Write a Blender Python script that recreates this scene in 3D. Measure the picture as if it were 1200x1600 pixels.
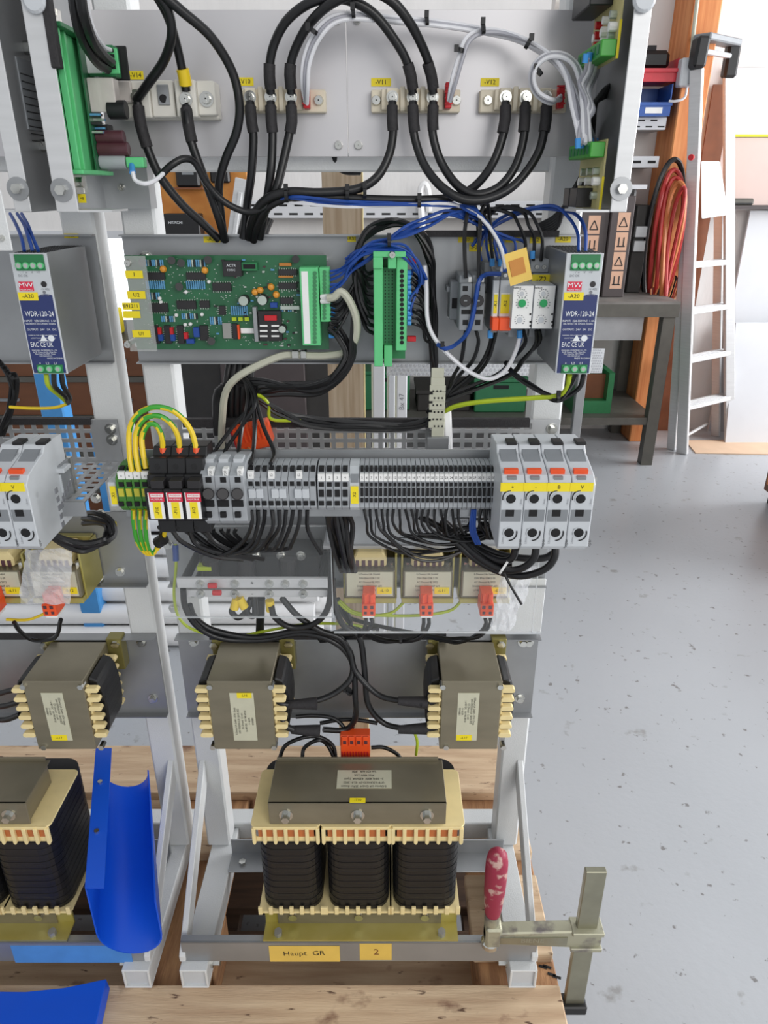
import bpy, bmesh, math, random
from mathutils import Vector, Matrix
random.seed(7)
S = bpy.context.scene
for o in list(bpy.data.objects): bpy.data.objects.remove(o)
C = bpy.context.collection
# ---------------------------------------------------------------- camera
F = 1126.0; TH = math.atan(505/1126.0); H = 1.376
CO, SI = math.cos(TH), math.sin(TH)
cam = bpy.data.cameras.new('camera'); co = bpy.data.objects.new('camera', cam); C.objects.link(co)
cam.sensor_fit = 'VERTICAL'; cam.sensor_height = 36; cam.sensor_width = 27; cam.lens = F/1600*36
co.location = (0, 0, H); co.rotation_euler = (math.pi/2-TH, 0, 0); cam.clip_start = .02
S.camera = co
# ---------------------------------------------------------------- light
S.view_settings.view_transform = 'Standard'; S.view_settings.look = 'None'
S.view_settings.gamma = 1; S.view_settings.use_curve_mapping = False; S.view_settings.exposure = 0.16
W = bpy.data.worlds.new('overcast_daylight'); S.world = W; W.use_nodes = True
bg = W.node_tree.nodes['Background']; bg.inputs[0].default_value = (.93, .96, 1, 1); bg.inputs[1].default_value = .58
def area(name, loc, target, sx, sy, power, col=(1, 1, 1)):
    l = bpy.data.lights.new(name, 'AREA'); l.shape = 'RECTANGLE'; l.size = sx; l.size_y = sy; l.energy = power; l.color = col
    o = bpy.data.objects.new(name, l); C.objects.link(o); o.location = loc
    o.rotation_euler = (Vector(target)-Vector(loc)).to_track_quat('-Z', 'Y').to_euler(); return o
area('window_daylight', (4.75, 2.6, 1.9), (0, 2.2, .9), 4.2, 1.9, 285, (.97, .98, 1))
area('gate_daylight', (2.2, -3.0, 2.6), (0, 1, .9), 3.2, 2.2, 88, (1, .98, .95))
# ---------------------------------------------------------------- pixel -> place
def slope(v): return ((800-v)*CO-F*SI)/((800-v)*SI+F*CO)
def kf(v): return CO-SI*slope(v)
def P(u, v, Y): return Vector(((u-600)/F*kf(v)*Y, Y, H+slope(v)*Y))
def ZZ(v, Y): return H+slope(v)*Y
def XX(u, v, Y): return (u-600)/F*kf(v)*Y
def YZ(v, z): return (z-H)/slope(v)
def PX(px, v, Y): return px/F*kf(v)*Y          # pixel length -> metres at that depth
# ---------------------------------------------------------------- materials
def lin(c):
    r = []
    for x in c:
        x = x/255.; r.append(x/12.92 if x <= .04045 else ((x+.055)/1.055)**2.4)
    return (*r, 1)
MT = {}
def mat(name, col, rough=.5, metal=0, var=.08, scale=30, bump=0, bscale=200, alpha=1, trans=0, emit=0, coat=0, stretch=(1, 1, 1), spec=.5, col2=None, thr=None, sub=0):
    m = bpy.data.materials.new(name); m.use_nodes = True; nt = m.node_tree; b = nt.nodes['Principled BSDF']
    c = lin(col); b.inputs['Roughness'].default_value = rough; b.inputs['Metallic'].default_value = metal
    b.inputs['Base Color'].default_value = c; b.inputs['Specular IOR Level'].default_value = spec
    tc = nt.nodes.new('ShaderNodeTexCoord'); mp = nt.nodes.new('ShaderNodeMapping'); mp.inputs['Scale'].default_value = stretch
    nt.links.new(tc.outputs['Object'], mp.inputs[0])
    if var or col2:
        n = nt.nodes.new('ShaderNodeTexNoise'); n.inputs['Scale'].default_value = scale; n.inputs['Detail'].default_value = 5
        nt.links.new(mp.outputs[0], n.inputs['Vector'])
        r = nt.nodes.new('ShaderNodeValToRGB'); nt.links.new(n.outputs['Fac'], r.inputs[0])
        if col2:
            a, d = thr or (.4, .6); r.color_ramp.elements[0].position = a; r.color_ramp.elements[1].position = d
            r.color_ramp.elements[0].color = c; r.color_ramp.elements[1].color = lin(col2)
        else:
            r.color_ramp.elements[0].position = .3; r.color_ramp.elements[1].position = .7
            r.color_ramp.elements[0].color = tuple(x*(1-var) for x in c[:3])+(1,)
            r.color_ramp.elements[1].color = tuple(min(1, x*(1+var)) for x in c[:3])+(1,)
        nt.links.new(r.outputs[0], b.inputs['Base Color'])
    if bump:
        n2 = nt.nodes.new('ShaderNodeTexNoise'); n2.inputs['Scale'].default_value = bscale; n2.inputs['Detail'].default_value = 3
        nt.links.new(mp.outputs[0], n2.inputs['Vector'])
        bp = nt.nodes.new('ShaderNodeBump'); bp.inputs['Strength'].default_value = bump; bp.inputs['Distance'].default_value = .002
        nt.links.new(n2.outputs['Fac'], bp.inputs['Height']); nt.links.new(bp.outputs[0], b.inputs['Normal'])
    if alpha < 1: b.inputs['Alpha'].default_value = alpha
    if trans: b.inputs['Transmission Weight'].default_value = trans
    if coat: b.inputs['Coat Weight'].default_value = coat
    if emit: b.inputs['Emission Color'].default_value = c; b.inputs['Emission Strength'].default_value = emit
    MT[name] = m; return m
mat('white_paint', (212, 214, 214), .42, 0, .04, 8, .25, 500)
mat('zinc', (196, 197, 198), .34, .75, .12, 14, .04, 300, stretch=(1, 1, .4))
mat('galv', (160, 162, 164), .4, .65, .14, 9, 0)
mat('alu', (206, 207, 208), .42, .3, .05, 12, stretch=(1, 1, 12))
mat('sheet', (206, 204, 206), .36, .45, .04, 5)
mat('steel', (205, 205, 200), .22, 1, .1, 60)
mat('core', (138, 131, 112), .34, .55, .12, 12, .04, 90, stretch=(1, 1, 3))
mat('olive_dark', (140, 132, 78), .36, .5, .1, 12)
mat('tag_film', (205, 208, 205), .15, 0, 0, alpha=.3)
mat('olive', (176, 164, 84), .32, .55, .16, 12, col2=(196, 186, 122), thr=(.35, .7))
mat('cream', (234, 214, 158), .45, 0, .05, 40)
mat('ivory', (218, 208, 186), .4, 0, .03, 40)
mat('module_white', (220, 217, 208), .4, 0, .03, 30)
mat('coil_black', (20, 20, 22), .38, 0, .3, 40, .35, 60, stretch=(.2, .2, 8))
mat('black', (22, 22, 24), .45, 0, .15, 40)
mat('cable_black', (20, 20, 22), .38, 0, .2, 60)
mat('rubber', (40, 38, 40), .7, 0, .2, 200, .3, 500)
mat('wire_blue', (28, 70, 150), .4, 0, .1, 50)
mat('ferrule_blue', (70, 150, 220), .4, 0, .05, 50)
mat('wire_white', (226, 226, 230), .4, 0, .05, 50)
mat('wire_grey', (168, 168, 176), .4, 0, .05, 50)
mat('cable_beige', (190, 190, 172), .5, 0, .05, 50)
mat('wire_yellow', (232, 200, 36), .4, 0, .04, 50)
mat('wire_green', (60, 160, 50), .4, 0, .05, 50)
mat('wire_lime', (176, 196, 40), .4, 0, .04, 50)
mat('orange', (236, 84, 34), .4, 0, .05, 50)
mat('red', (196, 30, 40), .42, 0, .06, 50)
mat('label_red', (214, 40, 70), .45, 0, .03, 50)
mat('yellow', (240, 218, 30), .5, 0, .03, 50)
mat('paper', (236, 236, 234), .6, 0, .02, 50)
mat('plate_label', (206, 204, 180), .4, .2, .04, 60)
mat('ink', (24, 24, 26), .6, 0, 0)
mat('ink_grey', (120, 122, 128), .6, 0, 0)
mat('ink_white', (232, 236, 240), .6, 0, 0)
mat('navy', (40, 52, 104), .45, 0, .03, 40)
mat('grey_plastic', (164, 168, 172), .45, 0, .03, 60)
mat('grey_light', (196, 200, 204), .42, 0, .03, 60)
mat('grey_mid', (130, 134, 138), .45, 0, .04, 60)
mat('hole', (20, 20, 22), .8, 0, 0)
mat('pe_green', (70, 130, 50), .45, 0, .08, 40)
mat('pe_yellow', (196, 190, 60), .45, 0, .06, 40)
mat('din_green', (98, 198, 130), .4, 0, .05, 40)
mat('din_green_dark', (40, 120, 72), .45, 0, .06, 40)
mat('pcb', (34, 98, 62), .4, 0, .16, 25, coat=.2)
mat('pcb_beige', (196, 186, 130), .5, 0, .08, 40)
mat('chip', (38, 36, 38), .5, 0, .1, 60)
mat('res_blue', (90, 150, 190), .4, 0, .2, 300)
mat('orange_cap', (222, 150, 50), .4, 0, .08, 60)
mat('cap_brown', (84, 48, 56), .3, 0, .1, 60)
mat('solder', (190, 200, 190), .3, .6, .1, 60)
mat('acrylic', (225, 230, 232), .06, 0, 0, alpha=.05)
mat('acrylic_edge', (225, 230, 232), .2, 0, 0, alpha=.4)
mat('bag', (238, 240, 244), .22, 0, .04, 20, alpha=.3, bump=.6, bscale=30)
mat('blue_plastic', (16, 84, 208), .34, 0, .05, 6)
mat('tape_blue', (78, 140, 210), .6, 0, .08, 30)
mat('tape_yellow', (226, 190, 90), .6, 0, .06, 30)
mat('pallet_wood', (184, 154, 124), .78, 0, .0, 9, .45, 70, stretch=(.6, 7, 7), col2=(212, 186, 154), thr=(.34, .66))
mat('pallet_shaded', (92, 70, 54), .8, 0, .0, 9, .4, 70, stretch=(.6, 7, 7), col2=(70, 54, 44), thr=(.34, .66))  # lower pallet: shade in the gap under the rail put into its colour
mat('pallet_block', (186, 142, 100), .8, 0, .0, 20, .4, 90, stretch=(4, .6, 4), col2=(150, 108, 76), thr=(.35, .65))
mat('ply', (206, 186, 160), .7, 0, .0, 14, 0, 60, stretch=(9, 9, .4), col2=(184, 160, 132), thr=(.4, .6))
mat('beam_wood', (196, 112, 58), .6, 0, .0, 5, .1, 50, stretch=(7, 7, .5), col2=(222, 148, 90), thr=(.35, .65))
mat('osb', (200, 138, 66), .7, 0, .0, 9, 0, 60, col2=(178, 112, 48), thr=(.4, .6))
mat('cabinet_brown', (108, 66, 40), .5, 0, .12, 6, stretch=(1, 1, 5))
mat('bench', (92, 90, 84), .5, .2, .1, 20)
mat('bench_top', (120, 116, 112), .55, .1, .25, 8)
mat('folder', (70, 62, 62), .5, 0, .06, 20)
mat('sticker_tan', (206, 164, 138), .6, 0, .05, 30)
mat('card', (214, 184, 156), .75, 0, .06, 8)
mat('board_white', (208, 210, 214), .5, 0, .02, 8)
mat('board_pink', (212, 190, 182), .6, 0, .04, 4)
mat('bin_blue', (34, 82, 160), .4, 0, .05, 30)
mat('bin_red', (206, 48, 62), .4, 0, .05, 30)
mat('cast_iron', (176, 174, 152), .5, .5, .0, 40, .2, 80, col2=(120, 114, 112), thr=(.5, .68))
mat('clamp_bar', (152, 150, 132), .38, .75, .1, 30)
mat('handle_red', (150, 40, 66), .5, 0, .0, 60, .2, 80, col2=(196, 160, 150), thr=(.56, .64))
mat('green_box', (36, 110, 70), .45, 0, .06, 30)
mat('dark_box', (44, 42, 40), .6, 0, .15, 20)
mat('crate_grey', (150, 150, 146), .6, 0, .1, 20)
mat('pipe_white', (240, 240, 240), .35, 0, .02, 20)
mat('strap_blue', (74, 150, 215), .5, 0, .05, 20)
mat('timer_green', (30, 160, 90), .4, 0, .05, 20)
mat('relay_clear', (214, 206, 200), .15, 0, .05, 60, alpha=.8)
mat('cable_red', (170, 44, 40), .45, 0, .1, 40)
mat('cable_copper', (190, 110, 60), .45, 0, .1, 40)
mat('wood_dark', (120, 70, 40), .6, 0, .1, 20)
# floor: grey-blue floor paint with scuffs; worn specks on wood
def specks(m, scale, lo, hi, col, stretch=(1, 1, 1)):
    nt = m.node_tree; b = nt.nodes['Principled BSDF']; n = nt.nodes.new('ShaderNodeTexNoise'); n.inputs['Scale'].default_value = scale; n.inputs['Detail'].default_value = 6
    tc = [x for x in nt.nodes if x.type == 'TEX_COORD'][0]; mp = nt.nodes.new('ShaderNodeMapping'); mp.inputs['Scale'].default_value = stretch; mp.inputs['Location'].default_value = (3.1, 1.7, .4)
    nt.links.new(tc.outputs['Object'], mp.inputs[0]); nt.links.new(mp.outputs[0], n.inputs['Vector'])
    r = nt.nodes.new('ShaderNodeValToRGB'); r.color_ramp.elements[0].position = lo; r.color_ramp.elements[1].position = hi; nt.links.new(n.outputs['Fac'], r.inputs[0])
    old = [l for l in nt.links if l.to_socket == b.inputs['Base Color']][0].from_socket
    mx = nt.nodes.new('ShaderNodeMix'); mx.data_type = 'RGBA'; nt.links.new(r.outputs[0], mx.inputs['Factor'])
    nt.links.new(old, mx.inputs['A']); mx.inputs['B'].default_value = lin(col); nt.links.new(mx.outputs['Result'], b.inputs['Base Color'])
fm_ = mat('floor_paint', (177, 180, 184), .3, 0, .05, 1.6, .3, 60)
specks(fm_, 45, .66, .71, (126, 124, 124)); specks(fm_, 14, .68, .74, (150, 150, 150))
specks(MT['pallet_wood'], 14, .62, .72, (126, 92, 72), (1, 1.6, 1)); specks(MT['pallet_wood'], 60, .66, .72, (96, 70, 54), (.5, 2, 1))
mat('plaster', (226, 224, 222), .8, 0, .05, 4, .6, 25, stretch=(2, 2, .5))
# ---------------------------------------------------------------- mesh builder
class MB:
    def __init__(s): s.v = []; s.f = []; s.m = []
    def add(s, vs, fs, m=0):
        n = len(s.v); s.v += [Vector(p) for p in vs]; s.f += [tuple(i+n for i in f) for f in fs]; s.m += [m]*len(fs); return s
    def box(s, x0, x1, y0, y1, z0, z1, m=0):
        if x0 > x1: x0, x1 = x1, x0
        if y0 > y1: y0, y1 = y1, y0
        if z0 > z1: z0, z1 = z1, z0
        return s.add([(x0, y0, z0), (x1, y0, z0), (x1, y1, z0), (x0, y1, z0), (x0, y0, z1), (x1, y0, z1), (x1, y1, z1), (x0, y1, z1)],
                     [(0, 3, 2, 1), (4, 5, 6, 7), (0, 1, 5, 4), (1, 2, 6, 5), (2, 3, 7, 6), (3, 0, 4, 7)], m)
    def beam(s, a, b, w, t, up=(0, 0, 1), m=0):      # box from a to b: width w (side), thickness t (along up)
        a, b = Vector(a), Vector(b); d = (b-a).normalized(); up = Vector(up); sd = d.cross(up).normalized(); un = sd.cross(d).normalized()
        vs = []
        for p in (a, b):
            for i, j in ((-1, -1), (1, -1), (1, 1), (-1, 1)): vs.append(p+sd*i*w/2+un*j*t/2)
        return s.add(vs, [(3, 2, 1, 0), (4, 5, 6, 7), (0, 1, 5, 4), (1, 2, 6, 5), (2, 3, 7, 6), (3, 0, 4, 7)], m)
    def cyl(s, a, b, r, n=12, r2=None, m=0):
        a, b = Vector(a), Vector(b); d = (b-a).normalized(); t = Vector((0, 0, 1)) if abs(d.z) < .9 else Vector((1, 0, 0))
        x = d.cross(t).normalized(); y = d.cross(x); r2 = r if r2 is None else r2; vs = []
        for p, q in ((a, r), (b, r2)):
            for i in range(n):
                an = 2*math.pi*i/n; vs.append(p+(x*math.cos(an)+y*math.sin(an))*q)
        fs = [(i, i+n, (i+1) % n+n, (i+1) % n) for i in range(n)]+[tuple(range(n)), tuple(range(2*n-1, n-1, -1))]
        return s.add(vs, fs, m)
    def prism(s, poly, axis, a, b, m=0):             # poly in the two other axes (order x,y / y,z / x,z), extruded from a to b
        def mk(p, q):
            return {'x': (q, p[0], p[1]), 'y': (p[0], q, p[1]), 'z': (p[0], p[1], q)}[axis]
        n = len(poly); vs = [mk(p, a) for p in poly]+[mk(p, b) for p in poly]
        return s.add(vs, [tuple(range(n)), tuple(range(2*n-1, n-1, -1))]+[(i, i+n, (i+1) % n+n, (i+1) % n) for i in range(n)], m)
    def lathe(s, prof, c, ax='z', n=16, m=0):        # prof: (radius, height)
        c = Vector(c); vs = []
        for r, h in prof:
            for i in range(n):
                a = 2*math.pi*i/n; x, y = r*math.cos(a), r*math.sin(a)
                vs.append(c+{'z': Vector((x, y, h)), 'y': Vector((x, h, y)), 'x': Vector((h, x, y))}[ax])
        fs = []
        for k in range(len(prof)-1):
            for i in range(n): fs.append((k*n+i, k*n+(i+1) % n, (k+1)*n+(i+1) % n, (k+1)*n+i))
        fs += [tuple(range(n-1, -1, -1)), tuple(range((len(prof)-1)*n, len(prof)*n))]
        return s.add(vs, fs, m)
    def tube(s, pts, r, n=8, m=0, stripe=None, sub=5, flat=False):
        pts = [Vector(p) for p in pts]
        if flat: c = pts
        else: c = spline(pts, sub)
        rs = r if isinstance(r, (list, tuple)) else None
        x = None; rings = []
        for i, p in enumerate(c):
            d = (c[min(i+1, len(c)-1)]-c[max(i-1, 0)]).normalized()
            if x is None:
                t = Vector((0, 0, 1)) if abs(d.z) < .9 else Vector((1, 0, 0)); x = d.cross(t).normalized()
            else: x = (x-d*x.dot(d)).normalized()
            y = d.cross(x); rr = r if rs is None else rs[0]+(rs[1]-rs[0])*i/max(1, len(c)-1)
            rings.append([p+(x*math.cos(2*math.pi*k/n)+y*math.sin(2*math.pi*k/n))*rr for k in range(n)])
        base = len(s.v)
        for g in rings: s.v += g
        for i in range(len(rings)-1):
            for k in range(n):
                s.f.append((base+i*n+k, base+(i+1)*n+k, base+(i+1)*n+(k+1) % n, base+i*n+(k+1) % n))
                mm = m
                if stripe is not None and (k+i//3) % n in (0, 1, 2): mm = stripe
                s.m.append(mm)
        s.f += [tuple(base+k for k in range(n)), tuple(base+(len(rings)-1)*n+k for k in range(n-1, -1, -1))]; s.m += [m, m]
        return s
    def build(s, name, mats, parent=None, origin=None, bevel=0, smooth=False, seg=1):
        if not isinstance(mats, (list, tuple)): mats = [mats]
        me = bpy.data.meshes.new(name)
        off = Vector((0, 0, 0))
        if parent is not None: off = wloc(parent)
        if origin is None and parent is None:
            xs = [p.x for p in s.v]; ys = [p.y for p in s.v]; zs = [p.z for p in s.v]
            origin = ((min(xs)+max(xs))/2, (min(ys)+max(ys))/2, min(zs))
        org = Vector(origin) if origin is not None else off
        me.from_pydata([tuple(p-org) for p in s.v], [], s.f)
        for m in mats: me.materials.append(MT[m] if isinstance(m, str) else m)
        me.polygons.foreach_set('material_index', s.m)
        bm = bmesh.new(); bm.from_mesh(me)
        bmesh.ops.recalc_face_normals(bm, faces=bm.faces)
        if bevel:
            es = [e for e in bm.edges if len(e.link_faces) == 2 and e.calc_face_angle(0) > .6]
            bmesh.ops.bevel(bm, geom=es, offset=bevel, segments=seg, affect='EDGES', clamp_overlap=True)
        bm.to_mesh(me); bm.free()
        if smooth:
            me.polygons.foreach_set('use_smooth', [True]*len(me.polygons))
            try: me.set_sharp_from_angle(angle=.7)
            except Exception: pass
        o = bpy.data.objects.new(name, me); C.objects.link(o)
        o.location = org-off
        if parent is not None: o.parent = parent
        return o
def wloc(o):
    l = Vector((0, 0, 0))
    while o is not None: l += o.location; o = o.parent
    return l
def spline(p, sub=5):
    if len(p) < 3: return p
    q = [p[0]*2-p[1]]+p+[p[-1]*2-p[-2]]; out = []
    for i in range(1, len(q)-2):
        for k in range(sub):
            t = k/sub; a, b, c, d = q[i-1], q[i], q[i+1], q[i+2]
            out.append(.5*((2*b)+(c-a)*t+(2*a-5*b+4*c-d)*t*t+(3*b-a-3*c+d)*t*t*t))
    out.append(p[-1]); return out
def tag(o, label, cat, group=None, kind=None):
    if label: o['label'] = label
    if cat: o['category'] = cat
    if group: o['group'] = group
    if kind: o['kind'] = kind
    return o
def thing(name, label, cat, loc, group=None):
    o = bpy.data.objects.new(name, None); C.objects.link(o); o.location = loc; o.empty_display_size = .02
    return tag(o, label, cat, group)
def struct(o, label=None):
    o['kind'] = 'structure'
    if label: o['label'] = label
    return o
def dup(root, off, label=None, group=None, skip=()):
    r = root.copy(); C.objects.link(r); r.location = root.location+Vector(off)
    if label: r['label'] = label
    if group: r['group'] = group
    for ch in list(root.children):
        if ch.name.split('.')[0] in skip: continue
        c = ch.copy(); C.objects.link(c); c.parent = r
        for g in list(ch.children):
            d = g.copy(); C.objects.link(d); d.parent = c
    return r
def part(name, parent, m, *boxes, bevel=0):          # boxes: (x0,x1,y0,y1,z0,z1)
    b = MB()
    for q in boxes: b.box(*q)
    return b.build(name, m, parent, bevel=bevel)
def pbox(name, parent, m, u0, v0, u1, v1, Y0, Y1, bevel=0):   # front face given in pixels at depth Y0, reaching back to Y1
    vm = (v0+v1)/2
    return part(name, parent, m, (XX(u0, vm, Y0), XX(u1, vm, Y0), Y0, Y1, ZZ(v1, Y0), ZZ(v0, Y0)), bevel=bevel)
def pb(mb, u0, v0, u1, v1, Y0, Y1, m=0):
    vm = (v0+v1)/2; return mb.box(XX(u0, vm, Y0), XX(u1, vm, Y0), Y0, Y1, ZZ(v1, Y0), ZZ(v0, Y0), m)
def pscrew(mb, u, v, Y, rpx, t=.004, n=10, m=0):      # screw head facing the camera side (-Y)
    p = P(u, v, Y); r = PX(rpx, v, Y)
    mb.cyl(p+Vector((0, 0, 0)), p-Vector((0, t, 0)), r, n, r*.8, m)
    mb.box(p.x-r*.6, p.x+r*.6, p.y-t-.0004, p.y-t, p.z-r*.12, p.z+r*.12, m); mb.box(p.x-r*.12, p.x+r*.12, p.y-t-.0004, p.y-t, p.z-r*.6, p.z+r*.6, m)
    return mb
def pbolt(mb, u, v, Y, rpx, t=.007, m=0):             # washer + hex head
    p = P(u, v, Y); r = PX(rpx, v, Y)
    mb.cyl(p, p-Vector((0, .0015, 0)), r, 14, r, m); mb.cyl(p, p-Vector((0, t, 0)), r*.62, 6, r*.58, m); return mb
_tx = {}
def txt_mesh(s, m, spacing=1.0):
    k = (s, m)
    if k not in _tx:
        cu = bpy.data.curves.new('t', 'FONT'); cu.body = s; cu.align_x = 'CENTER'; cu.align_y = 'CENTER'; cu.resolution_u = 2; cu.fill_mode = 'FRONT'
        o = bpy.data.objects.new('t', cu); C.objects.link(o); bpy.context.view_layer.update()
        me = bpy.data.meshes.new_from_object(o); bpy.data.objects.remove(o); bpy.data.curves.remove(cu)
        me.materials.clear(); me.materials.append(MT[m]); me.name = 'lettering'; _tx[k] = me
    return _tx[k]
def letters(s, pos, size, m, parent, rot=0, face=(0, -1, 0), sx=1, name='lettering'):
    me = txt_mesh(s, m); o = bpy.data.objects.new(name, me); C.objects.link(o)
    n = Vector(face).normalized(); up = Vector((0, 0, 1)) if abs(n.z) < .9 else Vector((0, 1, 0))
    x = up.cross(n).normalized(); y = n.cross(x)
    R = Matrix((x, y, n)).transposed().to_4x4() @ Matrix.Rotation(rot, 4, 'Z')
    o.rotation_euler = R.to_euler(); o.scale = (size*sx, size, size)
    o.location = Vector(pos)-wloc(parent); o.parent = parent; return o
def ptxt(s, u, v, hpx, Y, m, parent, rot=0, sx=1):   # hpx = cap height in pixels
    return letters(s, P(u, v, Y), PX(hpx, v, Y)/.7, m, parent, rot, sx=sx)
def tagplate(parent, s, u0, v0, u1, v1, Y, m='yellow', ink='ink', hpx=None, rot=0, sx=1, name='label_tag'):
    t = pbox(name, parent, m, u0, v0, u1, v1, Y-.0006, Y)
    if s: ptxt(s, (u0+u1)/2, (v0+v1)/2, hpx or (v1-v0)*.5, Y-.0009, ink, t, rot, sx)
    return t
def cable(name, pts, rpx, m, label, cat='cable', group=None, Y=None, n=8, stripe=None, r=None, sub=5, parent=None):
    q = []
    for p in pts:
        if len(p) == 2: q.append(P(p[0], p[1], Y))
        else: q.append(P(*p))
    if r is None: r = PX(rpx, pts[0][1], q[0].y)
    o = MB().tube(q, r, n, 0, 1 if stripe else None, sub).build(name, [m, stripe] if stripe else m, parent, smooth=True)
    if parent is None: tag(o, label, cat, group)
    return o

ORD = ['first', 'second', 'third', 'fourth', 'fifth', 'sixth', 'seventh', 'eighth', 'ninth', 'tenth', 'eleventh', 'twelfth', 'thirteenth', 'fourteenth', 'fifteenth', 'sixteenth', 'seventeenth', 'eighteenth', 'nineteenth', 'twentieth', 'twenty-first', 'twenty-second']
def numword(n):
    a = ['zero', 'one', 'two', 'three', 'four', 'five', 'six', 'seven', 'eight', 'nine', 'ten', 'eleven', 'twelve', 'thirteen', 'fourteen', 'fifteen', 'sixteen', 'seventeen', 'eighteen', 'nineteen']
    return a[n] if n < 20 else ('twenty', 'thirty')[n//10-2]+('-'+a[n % 10] if n % 10 else '')
def jit(pts, seed, au=4, ay=.004, ends=1):
    rg = random.Random(seed); out = []
    for i, p in enumerate(pts):
        e = 0 if i < ends or i >= len(pts)-ends else 1
        out.append((p[0]+rg.uniform(-au, au)*e, p[1]+rg.uniform(-au, au)*e, p[2]+rg.uniform(-ay, ay)*e))
    return out
# ================================================================ STRUCTURE
ZP = .288; YP = .91; DX = -.572
struct(MB().box(-5, 4.9, -3.6, 4.5, -.05, 0).build('floor', 'floor_paint'), 'grey painted workshop floor')
b = MB(); wx0, wx1, wz0, wz1 = -2.15, -1.25, .55, 1.16
b.box(-5, wx0, 4.35, 4.5, 0, 3.0); b.box(wx1, 4.9, 4.35, 4.5, 0, 3.0); b.box(wx0, wx1, 4.35, 4.5, 0, wz0); b.box(wx0, wx1, 4.35, 4.5, wz1, 3.0)
wb = struct(b.build('wall_back', 'plaster'), 'white plastered back wall')
w1 = struct(part('window_1', None, 'board_white', (wx0, wx0+.04, 4.34, 4.42, wz0, wz1), (wx1-.04, wx1, 4.34, 4.42, wz0, wz1), (wx0, wx1, 4.34, 4.42, wz0, wz0+.04), (wx0, wx1, 4.34, 4.42, wz1-.04, wz1)), 'bright window behind the left frame')
mat('daylight_pane', (246, 250, 255), .2, 0, 0, emit=2.2)
part('pane', w1, 'daylight_pane', (wx0+.04, wx1-.04, 4.40, 4.41, wz0+.04, wz1-.04))
b = MB(); b.box(4.75, 4.9, -3.6, 4.5, 0, .95); b.box(4.75, 4.9, -3.6, .5, .95, 3); b.box(4.75, 4.9, 4.35, 4.5, .95, 3); b.box(4.75, 4.9, .5, 4.35, 2.85, 3)
struct(b.build('wall_right', 'plaster'), 'white right wall with a wide window opening')
struct(MB().box(-5.15, -5, -3.6, 4.5, 0, 3).build('wall_left', 'plaster'), 'white left wall')
# wooden post against the back wall
bx0, bx1 = 1.46, 1.60
o = MB().box(bx0, bx1, 4.09, 4.35, 0, 3.0).build('trim_1', 'beam_wood', bevel=.006); struct(o, 'orange brown timber post against the back wall')
# ================================================================ BACKGROUND RIGHT
# ladder
def ladder():
    A = P(1066, 709, 3.88); A.z = 0; B = P(1139, 690, 4.12); B.z = 0
    At = P(1089, 108, 4.0); Bt = P(1139, 112, 4.2)
    t = thing('step_ladder', 'aluminium step ladder leaning beside the timber post', 'ladder', ((A+B)/2))
    MB().beam(A, At, .024, .062, up=(.6, -.7, 0)).build('side_rail', 'alu', t, bevel=.003); MB().beam(B, Bt, .055, .026, up=(.1, -1, 0)).build('side_rail', 'alu', t, bevel=.003)
    d = (B-A).normalized(); back = Vector((-.16, .1, 0))
    for i, (va, vb) in enumerate(((637, 624), (565, 552), (490, 478), (418, 408))):
        def on(p, q, v):
            lo, hi = 0, 1
            for _ in range(30):
                m = (lo+hi)/2; r = p.lerp(q, m); vv = proj(r)[1]
                if vv > v: lo = m
                else: hi = m
            return p.lerp(q, (lo+hi)/2)
        a, b_ = on(A, At, va), on(B, Bt, vb)
        z = (a.z+b_.z)/2; a.z = b_.z = z
        st = MB().beam(a+Vector((0, .04, 0)), b_+Vector((0, .04, 0)), .09, .022).build('step', 'alu', t, bevel=.002)
        m = MB()
        for k in range(4):
            off = Vector((0, .008+k*.02, .0125)); m.beam(a+off, b_+off, .006, .003)
        m.build('tread_rib', 'alu', st)
    A2 = P(1049, 702, 3.95); A2.z = 0; T2 = P(1076, 300, 3.98)
    MB().beam(A2, T2, .02, .05, up=(.6, -.7, 0)).build('rear_leg', 'alu', t, bevel=.003)
    B2 = P(1118, 682, 4.2); B2.z = 0; T3 = P(1124, 300, 4.24)
    MB().beam(B2, T3, .02, .05, up=(.6, -.7, 0)).build('rear_leg', 'alu', t, bevel=.003)
    a, b_ = P(1056, 690, 3.95), P(1105, 662, 4.2); MB().cyl(a, b_, .009, 8).build('cross_brace', 'alu', t)
    m = MB(); m.beam(At+Vector((-.005, 0, -.0)), At+Vector((0, 0, .13)), .06, .09, up=(0, 1, 0)); m.build('rail_cap', 'black', t, bevel=.012)
    m = MB(); m.beam(Bt+Vector((.0, 0, -.03)), Bt+Vector((0, 0, .12)), .065, .06, up=(0, 1, 0)); m.build('rail_cap', 'black', t, bevel=.012)
    m = MB(); m.beam(At+Vector((0, 0, .13)), Bt+Vector((0, 0, .12)), .09, .03); m.build('top_bar', 'grey_mid', t, bevel=.006)
    m = MB(); m.beam(At+Vector((0, 0, .075)), Bt+Vector((0, 0, .065)), .03, .02); m.build('top_bar', 'grey_light', t, bevel=.004)
    m = MB(); p = P(1081, 246, 3.93); m.cyl(p, p+Vector((-.01, -.012, 0)), .014, 14); m.build('sticker', 'red', t, bevel=.001)
    p0, p1, p2, p3 = P(1095, 252, 3.96), P(1124, 252, 4.02), P(1137, 336, 4.06), P(1096, 342, 3.98)
    m = MB(); n = Vector((.012, .02, 0)); m.add([p0, p1, p2, p3, p0+n, p1+n, p2+n, p3+n], [(0, 1, 2, 3), (7, 6, 5, 4), (0, 4, 5, 1), (1, 5, 6, 2), (2, 6, 7, 3), (3, 7, 4, 0)])
    m.build('platform', 'pipe_white', t, bevel=.004)
    return t
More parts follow.
